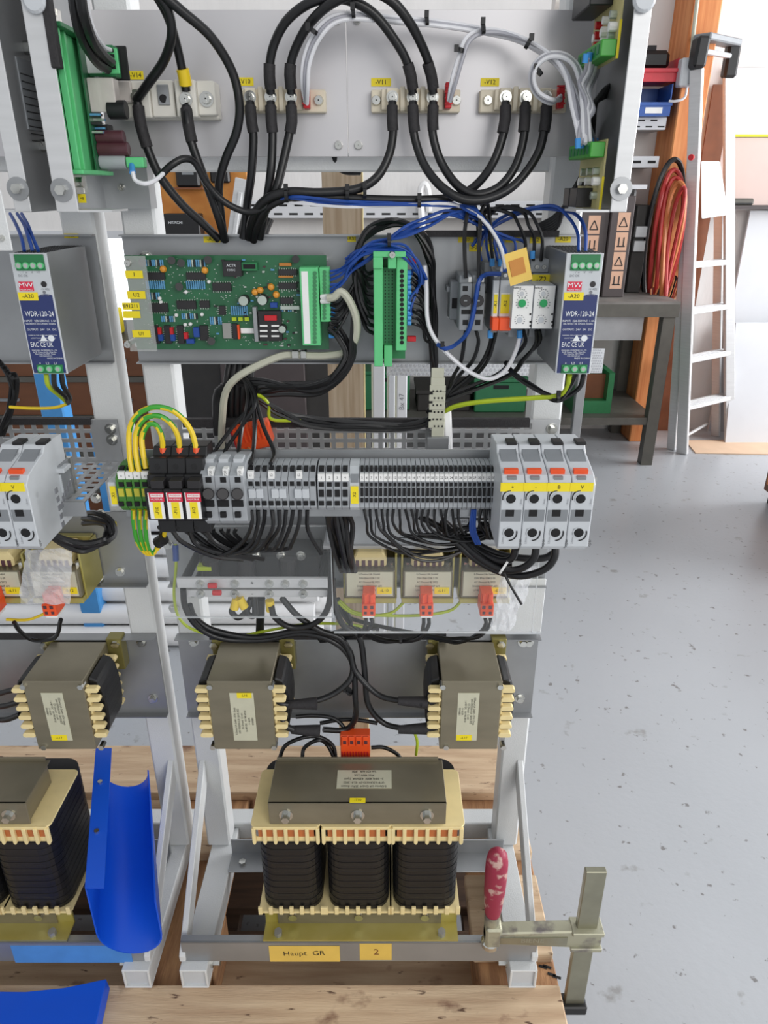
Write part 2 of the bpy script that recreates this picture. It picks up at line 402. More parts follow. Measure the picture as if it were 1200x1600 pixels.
def proj(p):
    y, z = p.y, p.z-H; d = y*CO-z*SI; up = y*SI+z*CO
    return 600+F*p.x/d, 800-F*up/d
ladder()
# workbench
wbz = .866
t = thing('workbench', 'dark grey steel workbench behind the right hand power supply', 'workbench', (.5, 3.95, 0))
part('bench_top', t, 'bench_top', (-.55, 1.47, 3.68, 4.32, wbz-.012, wbz))
part('top_frame', t, 'bench', (-.55, 1.47, 3.68, 3.72, wbz-.075, wbz-.012), (1.43, 1.47, 3.72, 4.32, wbz-.075, wbz-.012), (-.55, -.51, 3.72, 4.32, wbz-.075, wbz-.012))
for x, y in ((1.40, 3.69), (1.40, 4.26), (-.54, 3.69), (-.54, 4.26)): part('leg', t, 'bench', (x, x+.06, y, y+.06, 0, wbz-.075))
part('lower_shelf', t, 'bench', (-.54, 1.445, 3.70, 4.3, .225, .265))
part('apron', t, 'galv', (.9, 1.32, 3.74, 3.76, wbz-.2, wbz-.075))
p = P(897, 690, 3.5)
t = thing('steel_upright', 'slim grey steel leg standing beside the right frame post', 'post', (p.x, 3.5, 0))
part('tube', t, 'galv', (p.x-.022, p.x+.022, 3.48, 3.52, .01, .74), bevel=.003); part('foot_plate', t, 'galv', (p.x-.05, p.x+.05, 3.46, 3.54, 0, .01)); part('top_plate', t, 'galv', (p.x-.03, p.x+.03, 3.46, 3.54, .74, .75))
# cartons on the bench
def carton(x0, x1, y, z1, label, nst, u0):
    t = thing('carton', label, 'box', ((x0+x1)/2, y, wbz))
    part('body', t, 'folder', (x0, x1, y, y+.28, wbz, z1), bevel=.004)
    for k in range(nst):
        zz = z1-.16-k*.092
        s = part('pictogram_sticker', t, 'sticker_tan', (x0+.035, x0+.085+.01, y-.001, y, zz, zz+.085))
        cx = x0+.065; m = MB()
        if k % 2 == 0: m.beam((cx-.02, y-.0015, zz+.02), (cx+.02, y-.0015, zz+.02), .001, .005); m.beam((cx-.02, y-.0015, zz+.02), (cx, y-.0015, zz+.062), .001, .005); m.beam((cx+.02, y-.0015, zz+.02), (cx, y-.0015, zz+.062), .001, .005)
        else: m.beam((cx-.012, y-.0015, zz+.02), (cx-.012, y-.0015, zz+.062), .001, .006, up=(1, 0, 0)); m.beam((cx+.012, y-.0015, zz+.02), (cx+.012, y-.0015, zz+.062), .001, .006, up=(1, 0, 0)); m.beam((cx-.02, y-.0015, zz+.02), (cx+.02, y-.0015, zz+.02), .001, .006)
        m.build('print', 'ink', s)
carton(XX(905, 380, 3.86), XX(948, 380, 3.86), 3.86, 1.33, 'dark brown carton standing behind the power supply, left of two', 3, 0)
carton(XX(950, 380, 3.84), XX(985, 380, 3.84), 3.84, 1.345, 'dark brown carton beside the hanging cables, right of two', 4, 0)
b = part('white_ledge', None, 'board_white', (XX(976, 300, 4.0), XX(1008, 300, 4.0), 3.98, 4.12, 1.375, 1.395)); 
for k in range(2): part('bracket', b, 'galv', (b.location.x-.05+k*.08, b.location.x-.04+k*.08, 4.1, 4.34, 1.30, 1.375))
tag(b, 'thin white shelf ledge above the right carton', 'shelf')
# grey trunk boxes behind cartons
t = thing('device_box', 'grey device with cable glands between carton and hanging cables', 'device', (XX(1000, 380, 4.0), 4.05, wbz))
part('body', t, 'dark_box', (XX(988, 380, 4.02), XX(1010, 380, 4.02), 4.02, 4.3, wbz, 1.30), bevel=.004)
for k, zz in enumerate((1.2, 1.13)): part('cover', t, 'galv', (XX(990, 380, 4.0), XX(1008, 380, 4.0), 3.995, 4.02, zz-.055, zz), bevel=.003)
# hanging cable hank
def hank(cx, cy, cz, a, h, m, lab, r, ph=0):
    pts = []
    for i in range(25):
        an = 2*math.pi*i/24; x = cx+a*math.sin(an)*(1-.25*math.cos(an)*-1); z = cz+h*math.cos(an)
        pts.append(Vector((x, cy+.03*math.sin(an*2+ph), z)))
    o = MB().tube(pts, r, 7, sub=2).build('cable_loop', m, smooth=True); tag(o, lab, 'cable', 'cable loops hanging by the post'); return o
hc = P(1036, 372, 4.02)
for i, (a, h, m, r, l) in enumerate(((.088, .37, 'cable_black', .013, 'thick outer black cable loop hanging by the timber post'), (.07, .335, 'cable_red', .012, 'outer red cable loop hanging by the timber post'), (.052, .31, 'cable_red', .011, 'middle red cable loop hanging by the timber post'),
        (.034, .30, 'cable_copper', .012, 'copper brown cable loop hanging by the timber post'), (.016, .29, 'cable_red', .010, 'narrow inner red cable loop hanging by the timber post'))):
    hank(hc.x+.004*i, hc.y-.028*i, hc.z-.012*i, a, h, m, l, r, i)
for i in range(10):
    x = hc.x-.02+.014*i; ytop = hc.y-.05+.006*i
    o = MB().tube([Vector((x+.01, ytop, hc.z-.05-.02*i)), Vector((x+.012, ytop-.02, hc.z-.2)), Vector((x-.02, ytop-.03, hc.z-.32)), Vector((x-.03-.01*i, ytop-.02, wbz+.03))], .005, 6, sub=3).build('loose_wire', ('cable_copper', 'cable_black', 'cable_red')[i % 3], smooth=True)
    tag(o, 'thin loose %s wire below the cable loops, %s from left' % (('copper', 'black', 'red')[i % 3], ORD[i]), 'wire', 'loose wires under the cable loops')
# storage bins on slotted rails
def slotted(x0, x1, y, z0, z1, pitch, label, rows=2):
    t = thing('slotted_rail', label, 'rail', ((x0+x1)/2, y, z0)); part('rail', t, 'board_white', (x0, x1, y, y+.02, z0, z1), bevel=.002)
    m = MB(); hh = (z1-z0)/rows
    for r_ in range(rows):
        x = x0+pitch*(.3+.35*(r_ % 2))
        while x+pitch*.55 < x1: m.box(x, x+pitch*.55, y-.0008, y+.004, z0+hh*(r_+.38), z0+hh*(r_+.62)); x += pitch
    o = m.build('slots', 'hole', t); o['kind'] = 'stuff'; part('back_flange', t, 'galv', (x0, x1, y+.02, 4.35, z0, z0+.01)); return t
yb = 4.12
slotted(XX(965, 193, yb), XX(1041, 193, yb), yb, ZZ(203, yb), ZZ(183, yb), .062, 'white slotted rail under the blue storage bin')
slotted(XX(960, 250, yb), XX(1030, 250, yb), yb, ZZ(262, yb), ZZ(244, yb), .075, 'white slotted shelf edge above the cartons', 1)
slotted(XX(372, 326, 4.2), XX(880, 326, 4.2), 4.2, ZZ(341, 4.2), ZZ(314, 4.2), .083, 'long white slotted rail on the wall behind the frame')
bz = ZZ(183, yb); X0, X1 = XX(992, 155, yb-.03), XX(1047, 155, yb-.03)
t = thing('storage_bin', 'blue plastic storage bin with paper tag on slotted rail', 'bin', ((X0+X1)/2, yb, bz))
part('body', t, 'bin_blue', (X0, X1, yb-.05, yb+.15, bz, bz+.01), (X0, X0+.006, yb-.05, yb+.15, bz, bz+.14), (X1-.006, X1, yb-.05, yb+.15, bz, bz+.14), (X0, X1, yb+.145, yb+.15, bz, bz+.14), (X0, X1, yb-.055, yb-.05, bz, bz+.055))
part('front_lip', t, 'bin_blue', (X0-.004, X1+.004, yb-.062, yb-.05, bz+.045, bz+.06)); part('paper_tag', t, 'paper', (X0+.05, X1-.04, yb-.057, yb-.055, bz+.012, bz+.038))
t2 = thing('storage_bin', 'red plastic storage bin above the blue bin', 'bin', ((X0+X1)/2, yb, bz+.15))
part('body', t2, 'bin_red', (X0-.02, X1+.02, yb-.03, yb+.15, bz+.15, bz+.16), (X0-.02, X1+.02, yb-.035, yb-.03, bz+.15, bz+.20), (X1+.014, X1+.02, yb-.03, yb+.15, bz+.15, bz+.25), (X0-.02, X0-.014, yb-.03, yb+.15, bz+.15, bz+.25)); part('front_lip', t2, 'bin_red', (X0-.025, X1+.03, yb-.05, yb-.035, bz+.19, bz+.205))
o = part('camera_body', None, 'black', (X0+.02, X0+.16, yb, yb+.1, bz+.205, bz+.29), bevel=.02); tag(o, 'small black device lying in the red bin', 'device'); part('knob', o, 'rubber', (X0+.05, X0+.09, yb+.02, yb+.06, bz+.29, bz+.31))
# junction box on the post with conduit
p = P(1074, 115, 4.08)
t = thing('junction_box', 'light grey junction box screwed to the timber post', 'junction box', (p.x, 4.08, p.z-.07))
part('housing', t, 'grey_light', (p.x-.05, p.x+.05, 4.03, 4.09, p.z-.06, p.z+.06), bevel=.006); part('lid', t, 'grey_plastic', (p.x-.01, p.x+.045, 4.024, 4.03, p.z-.05, p.z+.045), bevel=.003)
cable('conduit_cable', [(1091, -10, 4.07), (1085, 40, 4.07), (1081, 80, 4.07), (1078, 100, 4.06)], 0, 'cable_beige', 'beige cable running up the timber post from the junction box', r=.01)
cable('conduit_cable', [(1074, 132, 4.05), (1070, 152, 4.05), (1056, 158, 4.05), (1045, 158, 4.06)], 0, 'wire_white', 'thin white cable curling below the junction box', r=.006)
cable('conduit_pipe', [(1110, -20, 4.3), (1103, 60, 4.3), (1098, 130, 4.3)], 0, 'grey_light', 'grey conduit pipe along the right edge of the timber post', r=.016)
# sheets at the right
def sheet(name, u0, v0, u1, v1, Y, th, m, label, floor=False, lean=0):
    x0, x1 = XX(u0, (v0+v1)/2, Y), XX(u1, (v0+v1)/2, Y); z1 = ZZ(v0, Y); z0 = 0 if floor else ZZ(v1, Y)
    m_ = MB(); m_.add([(x0, Y, z0), (x1, Y, z0), (x1, Y+th, z0), (x0, Y+th, z0), (x0, Y+lean, z1), (x1, Y+lean, z1), (x1, Y+lean+th, z1), (x0, Y+lean+th, z1)], [(0, 3, 2, 1), (4, 5, 6, 7), (0, 1, 5, 4), (1, 2, 6, 5), (2, 3, 7, 6), (3, 0, 4, 7)])
    o = m_.build(name, m); return tag(o, label, 'board') 
sheet('white_board', 1128, 106, 1420, 213, 4.325, .012, 'board_white', 'white board with a yellow edge high on the back wall')
sheet('yellow_edge_strip', 1128, 210, 1420, 214, 4.32, .004, 'yellow', 'thin yellow strip under the high white board')
sheet('pink_board', 1122, 215, 1420, 322, 4.33, .012, 'board_pink', 'pale pink board below the high white board')
sheet('dark_ledge', 1140, 321, 1420, 327, 4.20, .14, 'folder', 'dark narrow ledge between pink and white boards')
o = part('dark_case', None, 'bench', (XX(1142, 316, 4.24), XX(1176, 316, 4.24), 4.22, 4.30, ZZ(321, 4.2), ZZ(310, 4.2)+.0), bevel=.008); tag(o, 'low dark case lying on the narrow ledge', 'case'); part('lid_edge', o, 'black', (XX(1144, 316, 4.24), XX(1172, 316, 4.24), 4.216, 4.22, ZZ(319, 4.2), ZZ(317, 4.2)))
sheet('wall_sheet', 1138, 329, 1420, 690, 4.29, .015, 'board_white', 'tall white panel standing against the back wall', True)
sheet('leaning_board', 1152, 512, 1420, 690, 4.06, .018, 'board_white', 'shorter white board leaning in front of the tall panel', True, .16)
sheet('brown_panel', 1070, 132, 1098, 690, 4.31, .012, 'wood_dark', 'narrow brown panel behind the ladder', True)
b = MB(); q = [P(1068, 684, 1), P(1086, 708, 1), P(1420, 714, 1), P(1420, 684, 1)]
poly = []
for u, v in ((1070, 689), (1087, 709), (1420, 715), (1420, 686)):
    y = -H/slope(v); poly.append((XX(u, v, y), y))
o = MB().prism(poly, 'z', .001, .006).build('cardboard_sheet', 'card'); tag(o, 'tan cardboard sheet lying on floor at the ladder foot', 'cardboard')
# ================================================================ BACKGROUND BEHIND THE FRAME
o = part('osb_panel', None, 'osb', (XX(225, 310, 3.0), XX(388, 310, 3.0), 3.0, 3.03, .95, ZZ(262, 3.0)), bevel=.003); tag(o, 'orange wooden panel behind the cables, holding black devices', 'panel')
part('back_batten', o, 'wood_dark', (XX(230, 310, 3.0), XX(260, 310, 3.0), 3.03, 3.07, 0, 1.4), (XX(350, 310, 3.0), XX(380, 310, 3.0), 3.03, 3.07, 0, 1.4))
part('ledge', o, 'wood_dark', (XX(250, 372, 2.92), XX(318, 372, 2.92), 2.92, 3.0, ZZ(372, 2.93)-.02, ZZ(372, 2.93))); part('ledge', o, 'wood_dark', (XX(270, 293, 2.95), XX(316, 293, 2.95), 2.955, 3.0, ZZ(293, 2.96)-.006, ZZ(293, 2.96)))
t = thing('phone_dock', 'small black phone on the orange wooden panel', 'phone', P(292, 292, 2.98)); pbox('body', t, 'black', 274, 262, 311, 293, 2.96, 3.004, .008); pbox('display', t, 'grey_mid', 284, 268, 302, 273, 2.957, 2.96)
t = thing('charger', 'black charger next to the phone on the orange panel', 'charger', P(342, 286, 2.98)); pbox('body', t, 'black', 328, 264, 358, 286, 2.97, 3.0, .006); pbox('plug', t, 'rubber', 336, 260, 348, 264, 2.975, 3.0)
t = thing('black_case', 'black equipment case below the phone on orange panel', 'case', P(284, 362, 2.95)); pbox('body', t, 'black', 256, 334, 312, 372, 2.93, 3.004, .004); ptxt('HITACHI', 274, 348, 4, 2.929, 'ink_white', t)
o = MB().beam(P(381, 280, 2.75), P(350, 497, 2.75), .055, .03, up=(0, 1, 0)).beam(P(376, 300, 2.733), P(356, 440, 2.733), .014, .02, up=(0, 1, 0)).build('aluminium_profile', 'alu', bevel=.002); tag(o, 'aluminium profile leaning behind the thick cables', 'profile')
# white pipes on the floor
for i, (z, y) in enumerate(((.034, 2.00), (.1, 2.03), (.166, 2.06), (.034, 2.09), (.1, 2.10), (.232, 2.1), (.298, 2.14), (.034, 2.18), (.166, 2.14), (.1, 2.17), (.232, 2.18), (.364, 2.18))):
    sk = .03*math.sin(i*2.3)
    b = MB().cyl((-2.0, y-sk*.3, z+.0), (-.20+.03*math.sin(i*5), y, z), .034, 14); o = b.build('white_pipe', 'pipe_white', smooth=True)
    tag(o, 'white plastic pipe lying behind the frames, %s' % ('lowest in front', 'second from bottom in front', 'third from bottom in front', 'bottom layer, second from front', 'second layer, second from front', 'fourth layer, front', 'fifth layer, front', 'bottom layer at the back', 'third layer, second from front', 'second layer at the back', 'fourth layer at the back', 'topmost of the stack')[i], 'pipe', 'stack of white pipes on the floor')
for i, x in enumerate((-1.7, -.42)):
    o = part('pipe_support', None, 'wood_dark', (x, x+.05, 2.225, 2.27, 0, .42), (x, x+.05, 1.93, 1.955, 0, .05), (x, x+.05, 1.955, 2.225, -.0, .0005))
    tag(o, 'wooden stop behind the %s end of the white pipe stack' % ('left', 'right')[i], 'batten')
# brown drawer cabinet
x0, x1, yc = -1.75, -.80, 2.8
t = thing('drawer_cabinet', 'red brown drawer cabinet with grey rails behind the left post', 'cabinet', ((x0+x1)/2, yc, 0))
part('body', t, 'dark_box', (x0, x1, yc+.02, yc+.5, 0, .84))
for k in range(5):
    z = .84-.157*(k+1)
    d = part('drawer', t, 'cabinet_brown', (x0, x1, yc, yc+.02, z+.022, z+.157)); part('grip_rail', t, 'bench', (x0, x1, yc-.01, yc+.02, z, z+.02))
    for q in range(2): part('grip', d, 'grey_mid', (x0+.2+q*.45, x0+.3+q*.45, yc-.012, yc, z+.08, z+.09))
o = part('yellow_case', None, 'yellow', (-1.30, -1.06, 2.84, 3.0, .84, .94), bevel=.006); tag(o, 'yellow case on top of the brown drawer cabinet', 'case'); part('catch', o, 'black', (-1.2, -1.16, 2.835, 2.84, .87, .9))
xb = XX(93, 640, 2.05)
t = thing('blue_post', 'light blue square post behind the left power supply', 'post', (xb, 2.05, 0)); part('tube', t, 'strap_blue', (xb-.033, xb+.033, 2.0, 2.06, .01, .92), bevel=.004); part('base_plate', t, 'strap_blue', (xb-.06, xb+.06, 1.97, 2.09, 0, .01))
xb = XX(170, 700, 2.4)
t = thing('blue_post', 'light blue square post seen through the perforated bracket', 'post', (xb, 2.4, 0)); part('tube', t, 'strap_blue', (xb-.05, xb+.03, 2.38, 2.44, .01, .62), bevel=.004); part('base_plate', t, 'strap_blue', (xb-.07, xb+.06, 2.36, 2.46, 0, .01))
# things stored on and under the bench, seen through the frame
def store(name, u0, v0, u1, v1, Y, d, m, label, cat, lid=None):
    vm = (v0+v1)/2; x0, x1, z0, z1 = XX(u0, vm, Y), XX(u1, vm, Y), ZZ(v1, Y), ZZ(v0, Y)
    t = thing(name, label, cat, ((x0+x1)/2, Y, z0)); part('body', t, m, (x0, x1, Y, Y+d, z0, z1), bevel=.006)
    part('rim', t, lid or m, (x0-.008, x1+.008, Y-.008, Y+d+.008, z1, z1+.02)); part('grip', t, 'hole', (x0+(x1-x0)*.35, x0+(x1-x0)*.65, Y-.002, Y, z1-.035, z1-.015)); return t
SZ = .265
def onshelf(u0, u1, Y, h, d, m, label, cat, name, lid=None, base=SZ):
    x0, x1 = XX(u0, 620, Y), XX(u1, 620, Y); t = thing(name, label, cat, ((x0+x1)/2, Y, base)); part('body', t, m, (x0, x1, Y, Y+d, base, base+h), bevel=.006)
    part('rim', t, lid or m, (x0-.008, x1+.008, Y-.008, Y+d+.008, base+h, base+h+.018)); part('grip', t, 'hole', (x0+(x1-x0)*.35, x0+(x1-x0)*.65, Y-.002, Y, base+h-.04, base+h-.02)); return t
onshelf(742, 822, 3.8, .17, .3, 'green_box', 'dark green box on the bench shelf behind the right post', 'box', 'storage_box')
onshelf(652, 735, 3.82, .10, .3, 'dark_box', 'flat dark box on the bench shelf beside the green box', 'box', 'storage_box')
onshelf(560, 640, 3.84, .2, .3, 'green_box', 'green box on the bench shelf behind the white slats', 'box', 'storage_box')
onshelf(440, 545, 3.84, .16, .3, 'dark_box', 'black box on the bench shelf behind the plywood upright', 'box', 'storage_box')
xg0, xg1 = XX(898, 610, 3.78), XX(958, 610, 3.78)
t = thing('green_crate', 'green open fronted crate under the bench at right', 'crate', ((xg0+xg1)/2, 3.78, SZ))
part('frame', t, 'din_green_dark', (xg0, xg1, 3.78, 4.0, SZ, SZ+.07), (xg1-.03, xg1, 3.78, 4.0, SZ+.07, SZ+.22), (xg0, xg0+.03, 3.78, 4.0, SZ+.07, SZ+.22), (xg0, xg1, 3.97, 4.0, SZ+.07, SZ+.22)); part('cover', t, 'wood_dark', (xg0+.03, xg1-.03, 3.84, 3.86, SZ+.07, SZ+.2))
# dark machine on the floor behind, left of the plywood
t = thing('dark_machine', 'dark machine housing standing behind the main frame', 'machine', (-.42, 2.7, 0))
part('housing', t, 'dark_box', (-.80, -.14, 2.72, 3.0, 0, .93), bevel=.01); part('door', t, 'folder', (-.62, -.30, 2.705, 2.72, .3, .9), bevel=.004); part('foot', t, 'black', (-.76, -.7, 2.7, 3.0, 0, .02))
def slat(u0, u1, v0, Y, lab, text=None):
    x0, x1 = XX(u0, 620, Y), XX(u1, 620, Y); t = thing('slat_board', lab, 'slat', ((x0+x1)/2, Y, 0)); part('board', t, 'board_white', (x0, x1, Y, Y+.02, 0, ZZ(v0, Y)), bevel=.002)
    part('side_edge', t, 'cable_beige', (x0-.004, x0, Y+.001, Y+.019, 0, ZZ(v0, Y)-.001))
    if text: ptxt(text, (u0+u1)/2, 628, 8, Y-.0006, 'ink_grey', t, math.pi/2)
slat(583, 601, 560, 1.75, 'left of three pale slats standing behind the green holder'); slat(607, 617, 560, 1.78, 'narrow grey pale slat between two white ones'); slat(620, 636, 560, 1.72, 'pale slat with handwritten mark behind green holder', 'Bx 47')
# bubble wrap strip
x0, x1, Yb = XX(604, 577, 1.25), XX(842, 577, 1.25), 1.25
t = thing('bubble_wrap', 'strip of white bubble wrap hanging behind the relay plate', 'bubble wrap', ((x0+x1)/2, Yb, ZZ(587, Yb))); part('film', t, 'board_white', (x0, x1, Yb, Yb+.004, ZZ(587, Yb), ZZ(540, Yb)))
m = MB()
for i in range(34):
    for j in range(4):
        p = Vector((x0+.004+(x1-x0-.008)*(i+.5*(j % 2))/34, Yb, ZZ(585, Yb)+.0075*j)); m.cyl(p, p-Vector((0, .002, 0)), .0032, 6, .002)
o = m.build('bubbles', 'bag', t); o['kind'] = 'stuff'
xp = XX(940, 560, 1.5); o = MB()
t = thing('bubble_wrap', 'scrap of bubble wrap beside the right power supply', 'bubble wrap', P(920, 585, .86)); part('film', t, 'board_white', (.2274, XX(943, 563, .86), .86, .862, ZZ(583, .86), ZZ(545, .86))); m = MB()
for i in range(5):
    for j in range(9):
        p = P(925+3.4*i+1.7*(j % 2), 547+4.2*j, .86); m.cyl(p, p-Vector((0, .0012, 0)), .0012, 6, .0008)
m.build('bubbles', 'bag', t)['kind'] = 'stuff'
# plywood upright
xw0, xw1 = XX(503, 300, 1.23), XX(565, 300, 1.23)
t = thing('plywood_upright', 'pale plywood strip standing upright behind the frame', 'plywood', ((xw0+xw1)/2, 1.23, 0)); part('strip', t, 'ply', (xw0, xw1, 1.23, 1.25, 0, ZZ(265, 1.23)), bevel=.001); part('edge_band', t, 'cream', (xw1, xw1+.002, 1.23, 1.25, .0, ZZ(265, 1.23)))
cable('white_strap', [(663, 385, 4.17), (659, 340, 4.17), (657, 300, 4.17), (663, 288, 4.17), (669, 300, 4.17), (670, 330, 4.18)], 0, 'pipe_white', 'white plastic strap loop behind the blue wires', 'strap', r=.018)
cable('white_corrugated_hose', [(697, 712, .892), (696, 690, .892), (695, 660, .892), (694, 642, .892)], 0, 'pipe_white', 'white corrugated hose behind the metal strip', 'hose', r=.009)

# added brown cabinet just beyond the right picture edge: put there to shade the floor
t = thing('shade_cabinet', 'added brown wooden cabinet beyond the right picture edge', 'cabinet', (2.2, 2.75, 0))
part('body', t, 'cabinet_brown', (1.82, 2.6, 2.35, 3.2, .06, .92), bevel=.004); part('plinth', t, 'black', (1.84, 2.58, 2.37, 3.18, 0, .06)); part('worktop', t, 'wood_dark', (1.80, 2.62, 2.33, 3.22, .92, .95), bevel=.003)
for k in range(2): part('door', t, 'beam_wood', (1.81, 1.82, 2.37+.41*k, 2.76+.41*k, .1, .9), bevel=.002)
# ================================================================ PALLETS
def pallet(z, label, cut):
    pw, pk = ('pallet_wood', 'pallet_block') if cut else ('pallet_shaded', 'pallet_shaded')
    x0, x1 = -.933, .267
    t = thing('pallet', label, 'pallet', ((x0+x1)/2, .8, z))
    for y0, y1 in ((.56, .696), (.743, .886), (.931, 1.028), (1.072, 1.205)):
        a = .14 if cut and y0 > .7 and y0 < .75 else x0
        part('plank', t, pw, (a, x1-random.uniform(0, .008), y0, y1, z+.122, z+.144), bevel=.002)
    part('plank', t, pw, (x0, x1, .41, .52, z+.122, z+.144), bevel=.002)
    for x in (x0, -.39, x1-.12): part('cross_board', t, pk, (x, x+.12, .41, 1.205, z+.1, z+.122), bevel=.002)
    for x in (x0, -.39, x1-.12):
        for y in (.41, .743, 1.105): part('block', t, pk, (x, x+.12, y, y+.1, z+.022, z+.1), bevel=.002)
    for y in (.41, .743, 1.105): part('runner', t, pw, (x0, x1, y, y+.1, z, z+.022), bevel=.002)
    return t
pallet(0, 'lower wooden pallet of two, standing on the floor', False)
top = pallet(.144, 'upper wooden pallet carrying both white frames', True)
m = MB()
for u, v in ((855, 1511), (862, 1523), (848, 1511), (870, 1527)): 
    y = YZ(v, ZP-.022); p = Vector((XX(u, v, y), y, ZP-.022)); m.beam(p+Vector((-.006, .002, .0005)), p+Vector((.006, -.002, .0005)), .004, .001)
m.build('nail_mark', 'hole', top)
# ================================================================ WHITE FRAMES
def frame(label):
    XL, XR = -.308, .232
    t = thing('machine_frame', label, 'frame', ((XL+XR)/2, .85, ZP), 'white machine frames')
    for x0 in (XL, XR-.04):
        part('post', t, 'white_paint', (x0, x0+.04, YP, YP+.04, ZP+.04, 1.72), bevel=.003)
        ft = MB(); fx = x0+.007 if x0 < 0 else x0-.006; y0, y1 = .69, .95; w = .0035
        ft.box(fx, fx+.04, y0, y1, ZP+.0, ZP+w).box(fx, fx+.04, y0, y1, ZP+.04-w, ZP+.04).box(fx, fx+w, y0, y1, ZP+w, ZP+.04-w).box(fx+.04-w, fx+.04, y0, y1, ZP+w, ZP+.04-w)
        f_ = ft.build('foot', 'white_paint', t, bevel=.0008)
        part('end_plug', f_, 'grey_light', (fx+w, fx+.04-w, .6945, .70, ZP+w, ZP+.04-w))
        s = -1 if x0 < 0 else 1
        gx = x0+.006 if s < 0 else x0+.026
        g = MB(); zt = H-.852; zb = ZP+.045
        g.prism([(YP, zt), (YP, zt-.045), (.735, zb), (.7, zb), (.7, zb+.012)], 'x', gx, gx+.009); g.build('gusset', 'white_paint', t, bevel=.001)
        bo = MB(); bx = fx+.04 if x0 < 0 else fx; d = 1 if x0 < 0 else -1
        bo.cyl((bx, .72, ZP+.02), (bx+d*.003, .72, ZP+.02), .011, 14).cyl((bx+d*.003, .72, ZP+.02), (bx+d*.013, .72, ZP+.02), .0085, 6); bo.build('bolt', 'steel', t)
    part('cross_tube', t, 'white_paint', (XL, XR, YP+.04, YP+.075, ZP+.012, ZP+.05), bevel=.002)
    part('cross_tube', t, 'white_paint', (XL, XR, YP+.02, YP+.038, ZZ(268, YP), ZZ(238, YP)), bevel=.002)
    part('front_rail', t, 'galv', (-.298, .225, .704, .7065, ZP+.04, ZP+.083), (-.298, .225, .704, .716, ZP+.08, ZP+.083), bevel=.0008)
    r = part('rear_rail', t, 'galv', (-.262, .205, .893, .896, ZP+.04, ZP+.074), (-.262, .205, .856, .896, ZP+.04, ZP+.043), bevel=.0008)
    for x in (-.24, .185): MB().cyl((x, .872, ZP+.043), (x, .872, ZP+.049), .006, 6).build('screw', 'steel', r)
    return t
fm = frame('white steel frame of the main unit in the middle')
fl = dup(fm, (DX, 0, 0), 'white steel frame of the left unit, cut by picture edge')
# tape with handwriting on the front rail
t = tagplate(fm, None, 421, 1478, 531, 1502, .704, 'tape_yellow', name='masking_tape'); t.location.y -= .0004
ptxt('Haupt  GR', 475, 1490, 10, .7028, 'ink', t, .03, 1.05)
t = tagplate(fm, None, 562, 1475, 612, 1500, .704, 'tape_yellow', name='masking_tape'); ptxt('2', 588, 1488, 13, .7030, 'wood_dark', t)
t = tagplate(fl, None, 20, 1478, 205, 1504, .704, 'tape_blue', name='masking_tape')
# ================================================================ MOUNTING PLATES
def plate(name, label, x0, x1, z0, z1, lip_t, lip_b, bolts, m='galv', mlip=None, y=.9085, trim=None):
    t = thing(name, label, 'plate', ((x0+x1)/2, y, z0))
    part('sheet', t, m, (x0, x1, y-.0015, y, z0, z1), bevel=.0004)
    if lip_t: part('top_lip', t, mlip or m, (x0, x1, y-lip_t, y-.0015, z1-.0018, z1))
    if lip_b: part('bottom_lip', t, mlip or m, (x0, x1, y-lip_b, y-.0015, z0, z0+.0018))
    for x, z in bolts:
        q = MB(); p = Vector((x, y-.0015, z)); q.cyl(p, p-Vector((0, .0015, 0)), .0078, 14).cyl(p-Vector((0, .0015, 0)), p-Vector((0, .007, 0)), .0055, 6, .0052); q.build('bolt', 'steel', t)
    if trim: part('edge_trim', t, 'rubber', trim)
    return t
Yp = .907
def bl(*uv): return [(XX(u, v, Yp), ZZ(v, Yp)) for u, v in uv]
# lower choke plate
lp = plate('choke_plate', 'galvanised plate carrying the two large chokes on the main frame', -.309, .232, ZZ(1115, Yp), ZZ(990, Yp), .018, .012, bl((303, 1002), (817, 1003), (812, 1091), (317, 1092)), trim=(XX(330, 990, .9), XX(696, 990, .9), .887, .8905, ZZ(992, .9), ZZ(983, .9)))
ll = dup(lp, (DX, 0, 0), 'galvanised plate carrying the large choke on the left frame')
# relay plate
ap = plate('relay_plate', 'wide galvanised plate carrying circuit board and relays, main frame', -.309, .232, ZZ(566, Yp), ZZ(366, Yp), .012, .012, bl((228, 403), ), trim=(XX(655, 366, .895), XX(872, 366, .895), .889, .896, ZZ(370, .895), ZZ(360, .895)))
al = dup(ap, (DX, 0, 0), 'galvanised relay plate on the left frame behind the power supply', skip=('edge_trim',))
for s, u0, v0, u1, v1 in (('-A30', 318, 368, 344, 379), ('-A31', 543, 368, 556, 378), ('-F20', 716, 370, 740, 379), ('-F21', 733, 381, 753, 393), ('-K1', 755, 370, 775, 379), ('-K2', 762, 381, 780, 393), ('-Z1', 790, 370, 812, 379), ('-Z2', 828, 370, 846, 380), ('-A20', 868, 368, 892, 379)):
    tagplate(ap, s, u0, v0, u1, v1, .9068)
tagplate(al, '-A20', 100, 365, 122, 372, .9068)
